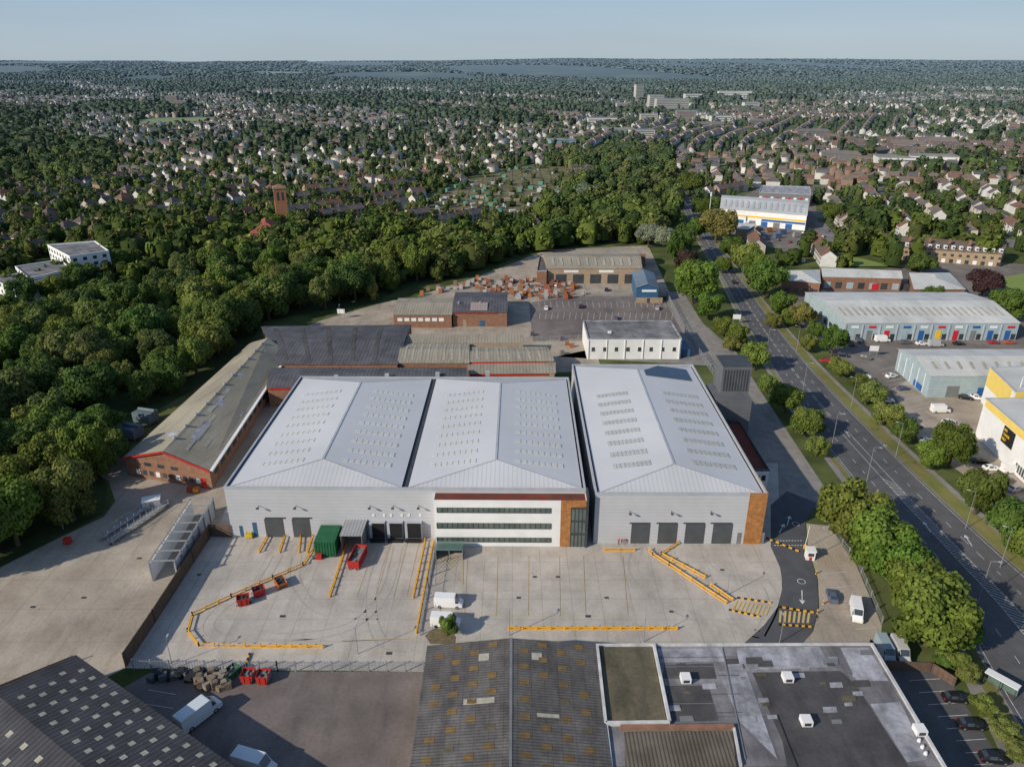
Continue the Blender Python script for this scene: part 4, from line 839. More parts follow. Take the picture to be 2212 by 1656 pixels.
# ---------------------------------------------------------------- vehicles
def loft(st):
    m=MB();n=6
    for x,w,zb,zw,wr,zr in st: m.v+=[(x,-w,zb),(x,-w,zw),(x,-wr,zr),(x,wr,zr),(x,w,zw),(x,w,zb)]
    for i in range(len(st)-1):
        for k in range(n): a=i*n+k;b=i*n+(k+1)%n;m.f.append((a,b,b+n,a+n))
    m.f.append(tuple(range(n))[::-1]);m.f.append(tuple(range(len(st)*n-n,len(st)*n)));return m
def inset(q,f,off):
    q=[Vector(p) for p in q];c=sum(q,Vector())/4;n=(q[1]-q[0]).cross(q[3]-q[0]).normalized()
    if n.dot(c-Vector((0,0,.9)))<0:n=-n
    return [p.lerp(c,f)+n*off for p in q]
def vehicle(name,cat,st,glass,wx,wr,W):
    t=thing(name,'x',cat,(0,0,-90));b=loft(st).build('body',M_paint,t);b['tint']=1
    def ring(i): x,w,zb,zw,wr_,zr=st[i];return [(x,-w,zb),(x,-w,zw),(x,-wr_,zr),(x,wr_,zr),(x,w,zw),(x,w,zb)]
    for nm,i,k,f in glass:
        a,c=ring(i),ring(i+1);q=[a[k],a[(k+1)%6],c[(k+1)%6],c[k]];MB().poly(inset(q,f,.02)).build(nm,M_glass,t)
    for x in wx:
        for s in (-1,1):
            wv=MB().cyl((x,s*(W-.2),wr),(x,s*(W+.03),wr),wr,wr,14).build('wheel',M_tyre,t);MB().cyl((x,s*(W+.035),wr),(x,s*(W+.05),wr),wr*.6,wr*.5,10).build('rim',M_rim,wv)
    xf,xr=st[-1][0],st[0][0];zf=st[-1][3]
    for s in (-1,1):
        MB().box(xf-.12,s*W*.62-.17,zf-.08,xf+.02,s*W*.62+.17,zf+.06).build('headlight',M_lamp,t);MB().box(xr-.02,s*W*.8-.1,st[0][3]-.1,xr+.08,s*W*.8+.1,st[0][3]+.25).build('tail_light',M_tail,t)
    return t
CAR=vehicle('parked_car','car',[(-2.15,.78,.35,.70,.70,.78),(-2.08,.86,.25,.88,.76,.98),(-1.78,.88,.22,.92,.74,1.08),(-1.15,.88,.22,.94,.62,1.42),(.15,.88,.22,.94,.62,1.45),(.98,.88,.22,.92,.74,.98),(1.9,.86,.24,.78,.72,.84),(2.12,.76,.32,.60,.62,.66)],
 [('rear_window',2,2,.1),('windscreen',4,2,.1),('side_window',3,1,.12),('side_window',3,3,.12),('side_window',4,1,.3),('side_window',4,3,.3)],(-1.35,1.35),.33,.86)
VAN=vehicle('parked_van','van',[(-2.85,.92,.35,1.4,.86,2.35),(-2.78,.99,.3,1.4,.9,2.5),(1.2,.99,.3,1.35,.9,2.52),(1.35,.99,.3,1.3,.88,2.48),(2.1,.98,.3,1.22,.8,1.5),(2.75,.94,.32,.95,.72,1.08),(2.85,.86,.4,.8,.66,.86)],
 [('windscreen',3,2,.08),('side_window',3,1,.2),('side_window',3,3,.2)],(-1.75,1.75),.36,.97)
def veh(proto,px,py,tx,ty,c,label,group=None,s=1.):
    p=P(px,py);q=P(tx,ty);a=math.atan2(q.y-p.y,q.x-p.x);return dup(proto,(p.x,p.y,.12),a,label,group,c,(s,s,s))
WH=(.85,.85,.85);GY=(.12,.13,.15);BK=(.015,.015,.018);SV=(.45,.46,.48)
veh(VAN,970,1308,1010,1310,WH,'white panel van, upper one of two behind the dividing fence');veh(VAN,963,1350,1000,1352,WH,'white panel van, lower one of two half hidden by the small tree')
veh(CAR,1796,1292,1790,1272,(.10,.13,.19),'dark blue grey car in the visitor parking');veh(VAN,1848,1328,1852,1350,WH,'white panel van in the visitor parking by the big trees')
veh(CAR,2062,1512,2100,1514,BK,'black car, uppermost of three in the small front car park');veh(CAR,2096,1570,2135,1572,BK,'black car, middle of three in the small front car park');veh(CAR,2145,1642,2185,1646,BK,'black car, lowest of three in the small front car park')
veh(VAN,1910,1412,1925,1440,(.3,.38,.42),'pale blue van behind the flat roofed block, left one');veh(VAN,1942,1414,1957,1442,(.5,.5,.5),'pale grey van behind the flat roofed block, right one')
veh(VAN,432,1552,500,1500,(.62,.68,.72),'large white van parked in the pallet yard by the dark roof',s=1.3);veh(VAN,552,1662,610,1680,(.62,.68,.72),'white van cut off by the bottom edge of the picture',s=1.2)
ret=[(2030,890,2070,890,WH,VAN),(2048,915,2080,910,WH,CAR),(2110,862,2140,866,WH,CAR),(1942,897,1975,900,SV,CAR),(1916,868,1945,870,WH,CAR),(1868,826,1900,824,WH,VAN),(1872,842,1900,846,(.08,.1,.2),CAR),(1783,782,1760,780,(.4,.03,.03),CAR),(1815,785,1850,790,SV,CAR),(1750,718,1765,730,SV,CAR),(1775,740,1785,750,GY,CAR),(1905,738,1930,738,WH,VAN),(1838,745,1850,760,BK,CAR),(2145,742,2170,742,(.4,.03,.03),CAR),(2180,742,2200,742,(.5,.1,.05),CAR),(2115,1000,2140,1002,BK,CAR),(2150,1092,2170,1080,WH,CAR),(2192,1060,2212,1055,SV,CAR),(2200,1085,2215,1080,(.2,.22,.25),CAR),(2185,1020,2200,1020,WH,VAN),(1855,738,1862,752,GY,CAR),(1800,735,1812,748,WH,CAR),(2070,745,2100,745,BK,CAR),
(2170,1040,2190,1040,GY,CAR),(2140,1015,2160,1015,WH,CAR),(2205,1110,2220,1105,BK,CAR),(1975,925,2010,925,BK,CAR),(2000,955,2030,955,SV,CAR),(2085,862,2110,866,BK,CAR),(1950,842,1985,838,(.08,.1,.2),CAR),(1925,815,1955,810,WH,CAR),(1990,745,2010,745,WH,CAR),(1955,742,1975,742,GY,CAR),(2020,748,2040,748,SV,VAN),(1715,690,1725,700,BK,CAR),(1730,700,1742,712,WH,CAR),(1870,775,1890,780,GY,CAR),(1820,770,1845,774,BK,CAR)]
cn={WH:'white',SV:'silver',GY:'dark grey',BK:'black'}
near=[('the teal trade unit',2000,830),('the self storage building',2120,1000),('the coloured doors of the trade terrace',2050,730),('the left end of the trade terrace',1790,740),('the retail parking bays',1930,880)]
for i,(x,y,tx,ty,c,pr) in enumerate(ret):
    nm=min(near,key=lambda n:abs(n[1]-x)+abs(n[2]-y))[0]
    veh(pr,x,y,tx,ty,c,'%s %s parked near %s'%(cn.get(c,'red' if c[0]>.3 else 'dark blue'),'van' if pr is VAN else 'car',nm),'vehicles parked at the retail park')
for i,(x,y) in enumerate(((1180,668),(1255,664),(1420,668),(1330,690),(1200,618),(1310,628))): veh(CAR,x,y,x+3,y-20,(WH,BK,SV,GY)[i%4],'%s car standing %s'%(('white','black','silver','dark grey')[i%4],('at the left of the rear car park','at the back of the rear car park','at the right of the rear car park','in the middle of the rear car park','in the builders yard, left','in the builders yard, by the blue building')[i]))
for i,(x,y) in enumerate([(1758,538),(1768,525),(1778,512),(1788,500),(1745,552),(1735,566),(1800,488),(1812,476),(1722,545),(1730,530),(2180,478),(2165,470),(2150,461),(2120,446),(2135,453),(1600,505),(1625,510),(1650,516),(1680,520),(1705,524),(1735,505)]): veh(CAR,x,y,x+10,y-11,(WH,BK,SV,GY,(.3,.03,.03))[i%5],'small parked %s car in a side street beyond the trade units'%('white','black','silver','grey','red')[i%5],'cars parked in the side streets')
veh(CAR,1536,540,1548,560,SV,'silver car on the far stretch of the main road');veh(CAR,1585,612,1575,598,BK,'dark car driving away on the far main road');veh(CAR,1478,440,1490,465,WH,'white car far up the main road')
kill(CAR);kill(VAN)
# ---------------------------------------------------------------- goods
protos={}
def goods(name,label,cat,px,py,s,c,ang,group):
    if name not in protos:
        m=MB();m.box(-.6,-.5,.12,.6,.5,.22)
        for k in (-.55,-.08,.4): m.box(k,-.5,0,k+.14,.5,.118)
        for k in range(3): m.box(-.56+.01*k,-.46,.23+k*.38,.56-.02*k,.46,.59+k*.38)
        o=m.build(name,M_goods);protos[name]=o
    else:
        o=protos[name].copy();C.objects.link(o)
    p=P(px,py);o.location=(p.x,p.y,.09);o.rotation_euler=(0,0,ang);o.scale=s;o.color=(*c,1);tag(o,label,cat,group);return o
cols=[(.42,.14,.07),(.30,.12,.08),(.5,.2,.08),(.5,.48,.45),(.3,.22,.15),(.55,.52,.5),(.55,.52,.5)]
for i in range(170):
    f=rnd.random();x=1030+f*215;y=rnd.uniform(603,640)
    if rnd.random()<.15:x=rnd.uniform(900,1030);y=632-(x-900)*.2+rnd.uniform(0,12)
    elif rnd.random()<.15: x=rnd.uniform(1110,1260);y=rnd.uniform(636,648)
    c=rnd.choice(cols);goods('brick_pallet','pallet of %s in the builders yard'%('orange red bricks' if c[0]>.29 and c[1]<.21 else 'grey and pale blocks'),'pallet',x,y,(1.6,1.6,rnd.uniform(.8,1.7)),c,R(rnd.uniform(-5,5)),'pallets of bricks and blocks in the builders yard')
for i in range(40):
    goods('wooden_pallet_stack','weathered stack of wooden pallets beside the red bins in the lower yard','pallet stack',455+rnd.uniform(-28,40),1450+rnd.uniform(5,40),(1,1,rnd.uniform(.4,1.3)),rnd.choice([(.28,.21,.15),(.33,.28,.22),(.2,.16,.12)]),R(rnd.uniform(0,90)),'wooden pallet stacks in the lower yard')
for i in range(14):
    goods('scrap_stack','dark stack of scrap against the palisade fence','scrap',330+i*8,1458+rnd.uniform(0,12),(1.2,1.4,rnd.uniform(.6,1.2)),(.03,.035,.04) if i%3 else (.12,.14,.16),R(rnd.uniform(-20,20)),'dark scrap stacks by the fence')
for i,(x,y,c) in enumerate(((1080,640,(.35,.1,.04)),(1150,725,(.1,.1,.1)),(1215,735,(.1,.1,.2)),(1225,745,(.4,.15,.06)),(1235,750,(.4,.15,.06)),(540,1160,(.7,.5,.05)),(412,1062,(.4,.08,.04)),(425,1063,(.5,.2,.04)),(147,1173,(.5,.05,.04)),(1215,765,(.2,.2,.2)))):
    goods('stored_crate','%s crate %s'%(('rust brown','dark','navy','orange brown','orange brown','yellow','red','orange','red','grey')[i],('by the rear workshop','left of the rear car park','beside the white flat roofed block','below the rear car park fence, left','below the rear car park fence, right','at the left end of the twin roof warehouse','at the end of the factory wing, left','at the end of the factory wing, right','on the old yard near the wood','at corner of white block and tan lean to')[i]),'crate',x,y,(1.3,1.3,1.),c,0,None)
# ---------------------------------------------------------------- people
def person(label,px,py,ang,c):
    p=P(px,py);me=bpy.data.meshes.new('person')
    V=[(0,0,.95),(0,0,1.2),(0,0,1.42),(0,0,1.52),(0,.02,1.66),(.1,0,.88),(.12,.03,.48),(.13,0,.06),(.13,.12,.03),(-.1,0,.88),(-.12,-.04,.48),(-.13,-.08,.06),(-.13,.04,.03),(.2,0,1.4),(.27,.02,1.12),(.27,.12,.9),(-.2,0,1.4),(-.27,-.02,1.12),(-.26,.08,.88)]
    Ed=[(0,1),(1,2),(2,3),(3,4),(0,5),(5,6),(6,7),(7,8),(0,9),(9,10),(10,11),(11,12),(2,13),(13,14),(14,15),(2,16),(16,17),(17,18)]
    me.from_pydata(V,Ed,[]);o=bpy.data.objects.new('person',me);C.objects.link(o)
    m=o.modifiers.new('s','SKIN');rad=[.15,.15,.16,.06,.11,.1,.07,.05,.04,.1,.07,.05,.04,.07,.05,.035,.07,.05,.035]
    for v,r in zip(me.skin_vertices[0].data,rad): v.radius=(r,r*.85)
    me.skin_vertices[0].data[0].use_root=True;o.modifiers.new('b','SUBSURF').levels=1
    o.location=(p.x,p.y,.1);o.rotation_euler=(0,0,ang);me.materials.append(c);tag(o,label,'person')
def pm(name,top,bot):
    m=bpy.data.materials.new(name);m.use_nodes=True;n=m.node_tree;t=n.nodes.new('ShaderNodeTexCoord');s=n.nodes.new('ShaderNodeSeparateXYZ');r=n.nodes.new('ShaderNodeValToRGB');r.color_ramp.interpolation='CONSTANT'
    e=r.color_ramp.elements;e[0].color=(*bot,1);e[1].position=.47;e[1].color=(*top,1);x=e.new(.77);x.color=(.4,.25,.18,1);x=e.new(.87);x.color=(.06,.04,.03,1)
    d=n.nodes.new('ShaderNodeMath');d.operation='DIVIDE';d.inputs[1].default_value=2.;n.links.new(t.outputs['Object'],s.inputs[0]);n.links.new(s.outputs[2],d.inputs[0]);n.links.new(d.outputs[0],r.inputs[0]);n.links.new(r.outputs[0],n.nodes['Principled BSDF'].inputs['Base Color']);return m
person('person in orange top standing left of the first dark door',1336,1176,.4,pm('orange_workwear',(.7,.15,.03),(.03,.03,.05)));person('person in red top beside the one in orange',1347,1176,-.6,pm('red_workwear',(.5,.05,.04),(.04,.04,.06)))
# ---------------------------------------------------------------- trees
ICO_T=(1+5**.5)/2;IV=np.array([(-1,ICO_T,0),(1,ICO_T,0),(-1,-ICO_T,0),(1,-ICO_T,0),(0,-1,ICO_T),(0,1,ICO_T),(0,-1,-ICO_T),(0,1,-ICO_T),(ICO_T,0,-1),(ICO_T,0,1),(-ICO_T,0,-1),(-ICO_T,0,1)])/math.sqrt(1+ICO_T**2)
FI=[(0,11,5),(0,5,1),(0,1,7),(0,7,10),(0,10,11),(1,5,9),(5,11,4),(11,10,2),(10,7,6),(7,1,8),(3,9,4),(3,4,2),(3,2,6),(3,6,8),(3,8,9),(4,9,5),(2,4,11),(6,2,10),(8,6,7),(9,8,1)]
def crown_tpl(n,seed,leaf,lobes=16):
    r=np.random.default_rng(seed);cs=[]
    for i in range(lobes):
        a=r.uniform(0,2*np.pi);z=r.uniform(-.62,.68);rr=np.sqrt(max(0,1-z*z))*r.uniform(.35,.8)
        cs.append((rr*np.cos(a),rr*np.sin(a),z*.8,r.uniform(.2,.4)))
    cs.append((0,0,0,.58));cs=np.array(cs)
    V=[];Cc=[];lb=r.uniform(.8,1.2,len(cs))
    wts=cs[:,3]**2;wts/=wts.sum();cnt=0
    while cnt<n:
        k=r.choice(len(cs),p=wts);d=r.normal(size=3);d/=np.linalg.norm(d)
        if d[2]<-.75: continue
        p=cs[k,:3]+d*cs[k,3]*r.uniform(.84,1.16)
        if np.any(np.linalg.norm(cs[:,:3]-p,axis=1)<cs[:,3]*.8): continue
        nn=d*.9+r.normal(size=3)*.4+np.array((0,0,.3));nn/=np.linalg.norm(nn);a=np.cross(nn,r.normal(size=3));a/=np.linalg.norm(a);b=np.cross(nn,a);s=leaf*r.uniform(.5,1.3)
        V+=[p-a*s-b*s*.7,p+a*s-b*s*.6,p+a*s*.8+b*s*.8,p-a*s*.9+b*s*.6];c=lb[k]*r.uniform(.78,1.22)*(.82+.3*(p[2]+1)/2);Cc+=[c]*4;cnt+=1  # vertex colour: random leaf tone, plus top shading painted lighter with height
    F_=np.array([(4*i,4*i+1,4*i+2,4*i+3) for i in range(n)])
    vs=[];fs=[];o=0
    for c in cs: vs.append(c[:3]+IV*c[3]*.84);fs+=[(a+o,b+o,d+o) for a,b,d in FI];o+=12
    return np.array(V),F_,np.array(Cc),np.concatenate(vs),fs
def np_mesh(name,V,Fq,Cv,m,tris=None,tv=None,tcv=.75):  # tcv darkens the crown cores: inner shade painted as vertex colour
    me=bpy.data.meshes.new(name);nv=len(V);loops=Fq.reshape(-1);ls=np.arange(0,len(loops),Fq.shape[1]);lt=np.full(len(Fq),Fq.shape[1])
    if tris is not None:
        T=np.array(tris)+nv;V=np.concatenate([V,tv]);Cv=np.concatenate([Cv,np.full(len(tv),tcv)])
        l0=len(loops);loops=np.concatenate([loops,T.reshape(-1)]);ls=np.concatenate([ls,l0+np.arange(0,T.size,3)]);lt=np.concatenate([lt,np.full(len(T),3)])
    me.vertices.add(len(V));me.vertices.foreach_set('co',V.astype(np.float32).reshape(-1));me.loops.add(len(loops));me.loops.foreach_set('vertex_index',loops.astype(np.int32))
    me.polygons.add(len(ls));me.polygons.foreach_set('loop_start',ls.astype(np.int32));me.polygons.foreach_set('loop_total',lt.astype(np.int32));me.update(calc_edges=True)
    if Cv.ndim==1:Cv=np.stack([Cv]*3,1)
    ca=me.color_attributes.new('Col','FLOAT_COLOR','POINT');ca.data.foreach_set('color',np.concatenate([Cv,np.ones((len(Cv),1))],1).astype(np.float32).reshape(-1));me.materials.append(m);return me
CR=[]
for s in range(7):
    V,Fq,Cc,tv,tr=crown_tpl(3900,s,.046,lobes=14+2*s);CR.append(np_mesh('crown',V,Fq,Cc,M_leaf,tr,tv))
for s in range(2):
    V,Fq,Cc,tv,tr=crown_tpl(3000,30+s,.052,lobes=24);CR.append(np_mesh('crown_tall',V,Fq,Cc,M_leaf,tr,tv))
m=MB();m.cyl((0,0,0),(0,0,.45),.035,.024,8);m.cyl((0,0,.45),(.02,.01,.8),.024,.008,7)
for i in range(5):
    a=i*1.3;m.cyl((0,0,.25+.06*i),(math.cos(a)*.22,math.sin(a)*.22,.48+.08*i),.014,.005,6)
TM=bpy.data.meshes.new('trunk');TM.from_pydata(m.v,[],m.f);TM.materials.append(M_bark)
GR=[(.125,.175,.035),(.10,.15,.033),(.165,.215,.042),(.075,.118,.03),(.15,.175,.05),(.20,.225,.06)]
def tree(x,y,h,r,col,label,group=None,v=None,z=0,low=.12):
    k=v if v is not None else rnd.randrange(7)
    t=thing('tree',label,'tree',(x,y,z),rnd.uniform(0,6.28),group)
    a=bpy.data.objects.new('trunk',TM);C.objects.link(a);a.parent=t;a.scale=(h,h,h*.9)
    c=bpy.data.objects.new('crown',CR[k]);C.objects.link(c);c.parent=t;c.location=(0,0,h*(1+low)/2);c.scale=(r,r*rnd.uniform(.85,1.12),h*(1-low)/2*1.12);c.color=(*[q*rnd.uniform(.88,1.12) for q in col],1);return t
ntree=0
ST=[(1590,745,9,5,2,'round green tree left of the road behind the plant tower'),(1628,800,11,5.6,2,'green roadside tree, first of the row below the plant tower'),(1655,850,7,3.6,5,'small bright tree second in the row beside the service road'),(1695,893,10,5.4,2,'round green tree third in the row beside the service road'),(1738,942,9.5,5.2,2,'round green tree fourth in the row beside the service road'),(1762,985,6,3.6,5,'low yellowish bush tree at the end of the service road row'),
(1828,1165,15,8,2,'large bright tree at top of the big row beside the visitor parking'),(1885,1225,14,7.5,2,'large tree second in the big row beside the visitor parking'),(1925,1275,13,6.5,0,'large tree third in the big row beside the visitor parking'),(1965,1330,13,7,2,'large tree fourth in the big row beside the visitor parking'),(2000,1395,15,8,2,'biggest bright tree at the lower end of the big row'),(2050,1400,10,5,0,'tree at the roadside edge of the big row'),
(2048,1010,13,5.4,0,'dark green tree on the retail forecourt by the road'),(2105,1110,12,5.4,0,'tree on the verge in front of the self storage building'),(2180,1190,13,6.8,0,'broad tree at right edge on the verge'),(2235,1245,12,6,2,'tree cut by right edge on the verge'),(1915,918,7,5,5,'low round bush tree on the verge across the road'),(1880,870,7,5,5,'low spreading bush on verge near the parking bays'),(1812,815,7,5,5,'low bush on the verge beside the retail car park entrance'),(1795,770,12,5,1,'dark conical tree near the retail car park entrance'),(1840,722,8,4,0,'tree in front of the left end of trade terrace'),(1725,710,11,5.5,5,'pale green tree beside the road opposite the rear car park'),(1688,680,10,5.5,0,'tree on the verge opposite the blue building'),
(1495,655,20,11,2,'huge round bright tree left of the road above the service road'),(1530,692,12,6.5,0,'tree below the huge round roadside tree'),(1480,592,13,6.5,6,'dark purple leaved tree beside the road'),(1460,575,20,6,1,'tall dark tree left of the road behind the blue building'),(1650,645,18,9,0,'large tree right of the road beside brick office unit'),(1605,590,16,9.5,5,'broad pale tree right of the road'),(1628,608,15,7,0,'darker tree just right of the broad pale roadside tree'),(1545,525,21,12,5,'huge pale green tree right of the road near the industrial unit'),(1400,535,14,8,7,'silvery willow tree behind merchant yard, left one'),(1440,545,14,8,7,'silvery willow tree behind merchant yard, right one'),(1472,558,20,6.5,1,'tall narrow dark tree by the road beside silvery willows'),
(1490,420,19,11,1,'big tree beside the far road bend, right side'),(1515,470,13,8,0,'tree right of the far road'),(1800,480,13,9,0,'tree at the right of the industrial unit'),(1260,400,17,14,7,'broad silvery willow in the far tree belt, left'),(1260,445,17,14,7,'broad silvery willow in the far tree belt, lower'),(1375,375,17,13,7,'broad silvery willow in the far tree belt, right'),(966,1372,4.6,1.9,2,'small young tree in the gravel bed between the yards'),
(2055,1440,4,3,5,'scrubby bush at the corner of the small car park'),(2090,1470,3.5,2.5,5,'scrubby bush beside the bus shelter'),(2125,1540,3,2.4,5,'bush in the roadside hedge, upper'),(2165,1590,3,2.6,5,'bush in the roadside hedge, middle'),(2200,1640,3,2.6,5,'bush in the roadside hedge, lower'),
(2050,560,9,8,0,'low broad tree below the dormered terrace'),(2120,640,13,8,6,'dark reddish tree at right edge behind the trade terrace'),(2170,690,13,8,0,'green tree at the right end of the trade terrace'),(1990,590,10,7,0,'tree behind the small hipped unit'),(1668,708,6,3.5,5,'small bush on the far verge opposite the white block'),(1760,735,8,4,0,'tree on the far verge left of the trade terrace'),(2010,660,9,5,1,'tree rising behind the trade terrace roof'),(1560,590,9,5,0,'small tree between road and silvery willows'),(2085,545,11,9,0,'tree at the lawn right of the dormered terrace'),(1580,760,6,3.5,5,'low bush by the plant tower'),(2040,1440,3,2.2,0,'small bush at the top right of small car park'),
(245,1000,10,6,0,'tree crowding the left gable of the old factory wing'),(215,960,12,7,1,'dark tree at the bend of the wood track'),(590,505,13,8,0,'tree beside the foot of the brick tower, left'),(640,500,13,8,1,'tree beside the foot of the brick tower, right'),(560,530,14,8,0,'tree in front of the church hall, left'),(610,535,15,8,3,'dark tree in front of the brick tower'),(660,530,14,8,2,'bright tree right of the church hall'),(180,625,13,8,1,'dark tree below the white apartment blocks'),(245,590,13,8,0,'tree at the right end of the white apartment blocks'),(60,660,13,8,3,'dark tree below the lowest white block'),(120,650,12,7,0,'tree between the white blocks and the wood'),(85,540,12,8,1,'tree behind the white blocks at the left'),(10,700,13,8,0,'tree at the left edge below the white blocks'),
(1860,845,6,4,0,'small bush between verge bushes near the retail bays'),(1950,955,7,4.5,0,'bush tree on the verge right of the third lamp'),(2005,1010,8,4.5,2,'bush tree on the verge by the forecourt'),(1745,760,7,4,5,'low bush on far verge opposite the plant tower'),(1700,705,8,4.5,0,'small tree on far verge near the brick office unit'),(1560,725,8,4.5,2,'small tree left of the road near the road sign'),(1510,520,15,8,0,'tree left of the far carriageway'),(1580,560,13,7,0,'tree at the roadside left of the broad pale tree')]
XC=GR+[(.07,.04,.04),(.24,.28,.18)]
for x,y,h,r,c,l in ST:
    p=P(x,y);tree(p.x,p.y,h,r,XC[c],l,None,8 if h>17 and r<7 else None,low=.05 if h<12 else .12);ntree+=1
CORR=[(1180,345),(1440,325),(1475,480),(1400,505),(1340,500),(1130,495),(1220,430)]
ALLOT=[(900,430),(1120,360),(1225,360),(1225,430),(1130,470),(940,478)]
SITE=[(-600,4000),(-600,840),(0,720),(100,690),(200,650),(330,615),(400,575),(520,550),(600,530),(1130,500),(1340,500),(1440,430),(1425,330),(1440,330),(1500,430),(1560,480),(1640,555),(1700,575),(1940,585),(2212,600),(2900,620),(3400,4000)]
FIELDS=[[(285,266),(330,255),(475,253),(472,263),(400,275),(300,272)],[(225,178),(300,163),(385,166),(370,178),(280,182)],[(495,161),(560,154),(665,156),(660,162)],[(1290,435),(1350,415),(1360,440),(1300,450)],[(0,255),(90,250),(160,256),(60,262)],[(1340,160),(1390,152),(1420,158)],[(2120,610),(2212,590),(2250,640),(2150,640)],[(1790,545),(1870,560),(1930,575),(1830,575)]]
M_field=mat('meadow_grass',(.21,.27,.075),(.16,.22,.06),.02,1.,big=.2,bigscale=.006,hz=True)
for f in FIELDS:
    m=MB();pts=[]
    for a,b_ in f:
        p=P(a,b_)
        for _ in range(6):
            z=float(hf(p.x,p.y));p=P(a,b_,z+.5)
        pts.append(p)
    m.poly(pts);struct('field',m,M_field)
def inF(x,y): return any(inpoly(x,y,f) for f in FIELDS) or inpoly(x,y,INDU)
cand=[];r2=random.Random(3)
for gy_ in np.arange(100,470,9.2):
    for gx_ in np.arange(-330,110,9.2):
        x=gx_+r2.uniform(-4,4);y=gy_+r2.uniform(-4,4);a,b_=PX(x,y)
        if a>-190 and inpoly(a,b_,WOOD): cand.append((y,x))
for gy_ in np.arange(400,1100,13):
    for gx_ in np.arange(-60,420,13):
        x=gx_+r2.uniform(-5,5);y=gy_+r2.uniform(-5,5);a,b_=PX(x,y)
        if inpoly(a,b_,CORR) and not inpoly(a,b_,ALLOT) and not inF(a,b_): cand.append((y,x))
cand.sort();rest=[]
def wl(x,y,ci):
    a,_=PX(x,y);tone=('mid green','deep green','bright green','very dark green','olive green','yellow green')[ci]
    where='left of the old yard' if y<165 else ('left of the factory wing' if y<250 else ('behind the rear workshops' if a>700 else 'in the wood beyond the factory wing'))
    return '%s rounded tree %s'%(tone,where),'woodland trees '+where
for y,x in cand:
    h=r2.uniform(12,18.5) if r2.random()<.72 else r2.uniform(7,12);r=h*r2.uniform(.36,.56);ci=r2.choice([0,0,1,1,2,2,3,3,4,4,5])
    if ntree<300:
        l,gp=wl(x,y,ci);tree(x,y,h,r,GR[ci],l,gp,None,low=.03);ntree+=1
    else: rest.append((x,y,h,r,ci))
# ---------------------------------------------------------------- town
zones=[];zr=random.Random(21)
for j in range(14):
    for i in range(-9,10): zones.append((i*300+zr.uniform(-110,110),300+j*260+zr.uniform(-90,90)))
ZX=np.array(zones)
def rightside(x,y): return x>60 and x>.16*y and y<1500
def zang(k):
    x,y=zones[k]
    if rightside(x,y): return R(72+zr.uniform(-9,9)) if zr.random()<.8 else R(-12)
    return zr.choice([R(15),R(-20),R(40),R(75),R(100),R(-45)])+zr.uniform(-.15,.15)
ZA=[zang(k) for k in range(len(zones))]
H_=[];TT=[];stm=MB()
def wn(x,y): return math.sin(x/170+1.3)*math.sin(y/210+.4)+.6*math.sin(x/75+y/95)+.4*math.sin(x/400-y/330+2)
LM=[]
for a,b_,r in ((165,575,30),(90,600,20),(580,500,14),(615,490,10),(2050,555,55),(1380,232,60),(1465,240,100),(1585,220,60),(2150,600,30)):
    p=P(a,b_);LM.append((p.x,p.y,r))
FLATS=[(1815,348,40,10,8,-.45),(1890,340,38,10,8,.6),(1960,325,40,10,9,-.5),(2030,318,36,10,9,-.5),(1755,296,46,11,8,-.1),(2060,345,36,10,8,.7),(1640,272,36,11,8,-.05)]
for f in FLATS:
    p=P(f[0],f[1]);LM.append((p.x,p.y,f[2]*.5))
def okp(x,y):
    a,b_=PX(x,y)
    if a<-260 or a>2480: return False
    if inpoly(a,b_,SITE) or inpoly(a,b_,CORR) or inpoly(a,b_,ALLOT) or inF(a,b_): return False
    return all((x-u)**2+(y-v)**2>r*r for u,v,r in LM)
for k,(zx,zy) in enumerate(zones):
    rs=rightside(zx,zy)
    ca,sa=math.cos(ZA[k]),math.sin(ZA[k]);terr=zr.random()<(.6 if rs else .35);wp=zr.choice([0,0,0,1,2,3]) if not rs else zr.choice([0,0,3,1]);step=(6.4 if terr else 15.5);bend=zr.uniform(-.0006,.0006)
    rz_=zr.choice([0,1,2])
    def zp(s,v): 
        v=v+bend*s*s;return zx+ca*s-sa*v,zy+sa*s+ca*v
    sp_=62 if rs else 74
    for rv in range(-5,6):
        v0=rv*sp_+zr.uniform(-5,5)
        for s in np.arange(-240,240,12.):
            x,y=zp(s,v0)
            if y<330 or y>3400: continue
            if np.argmin((ZX[:,0]-x)**2+(ZX[:,1]-y)**2)!=k: continue
            if okp(x,y) and y<1700:
                a1,b1=zp(s-6.2,v0);a2,b2=zp(s+6.2,v0);ribbon(stm,[(a1,b1),(a2,b2)],7.5,.10)
        for side in (-1,1):
            run=0
            for s in np.arange(-240,240,step):
                if terr:
                    run+=1
                    if run%9==0: continue
                s2=s+(0 if terr else zr.uniform(-2,2));x,y=zp(s2,v0+side*(14+(0 if terr else zr.uniform(-1.5,2))))
                if y<330 or y>3700 or abs(x)>y*.85+80: continue
                if np.argmin((ZX[:,0]-x)**2+(ZX[:,1]-y)**2)!=k: continue
                if not okp(x,y): continue
                if rs:
                    if zr.random()<(.03 if terr else .14): continue
                elif wn(x,y)>.62-max(0,y-1000)/3000+zr.uniform(-.2,.2) or zr.random()<(.05 if terr else .18)+max(0,(y-900)/3400): continue
                H_.append((y,x,ZA[k]+math.atan(2*bend*s)+(math.pi if side>0 else 0)+zr.uniform(-.03,.03),terr,wp,rz_))
struct('street',stm,mat('street_tarmac',(.21,.20,.195),(.16,.155,.15),.1,.95,hz=True))
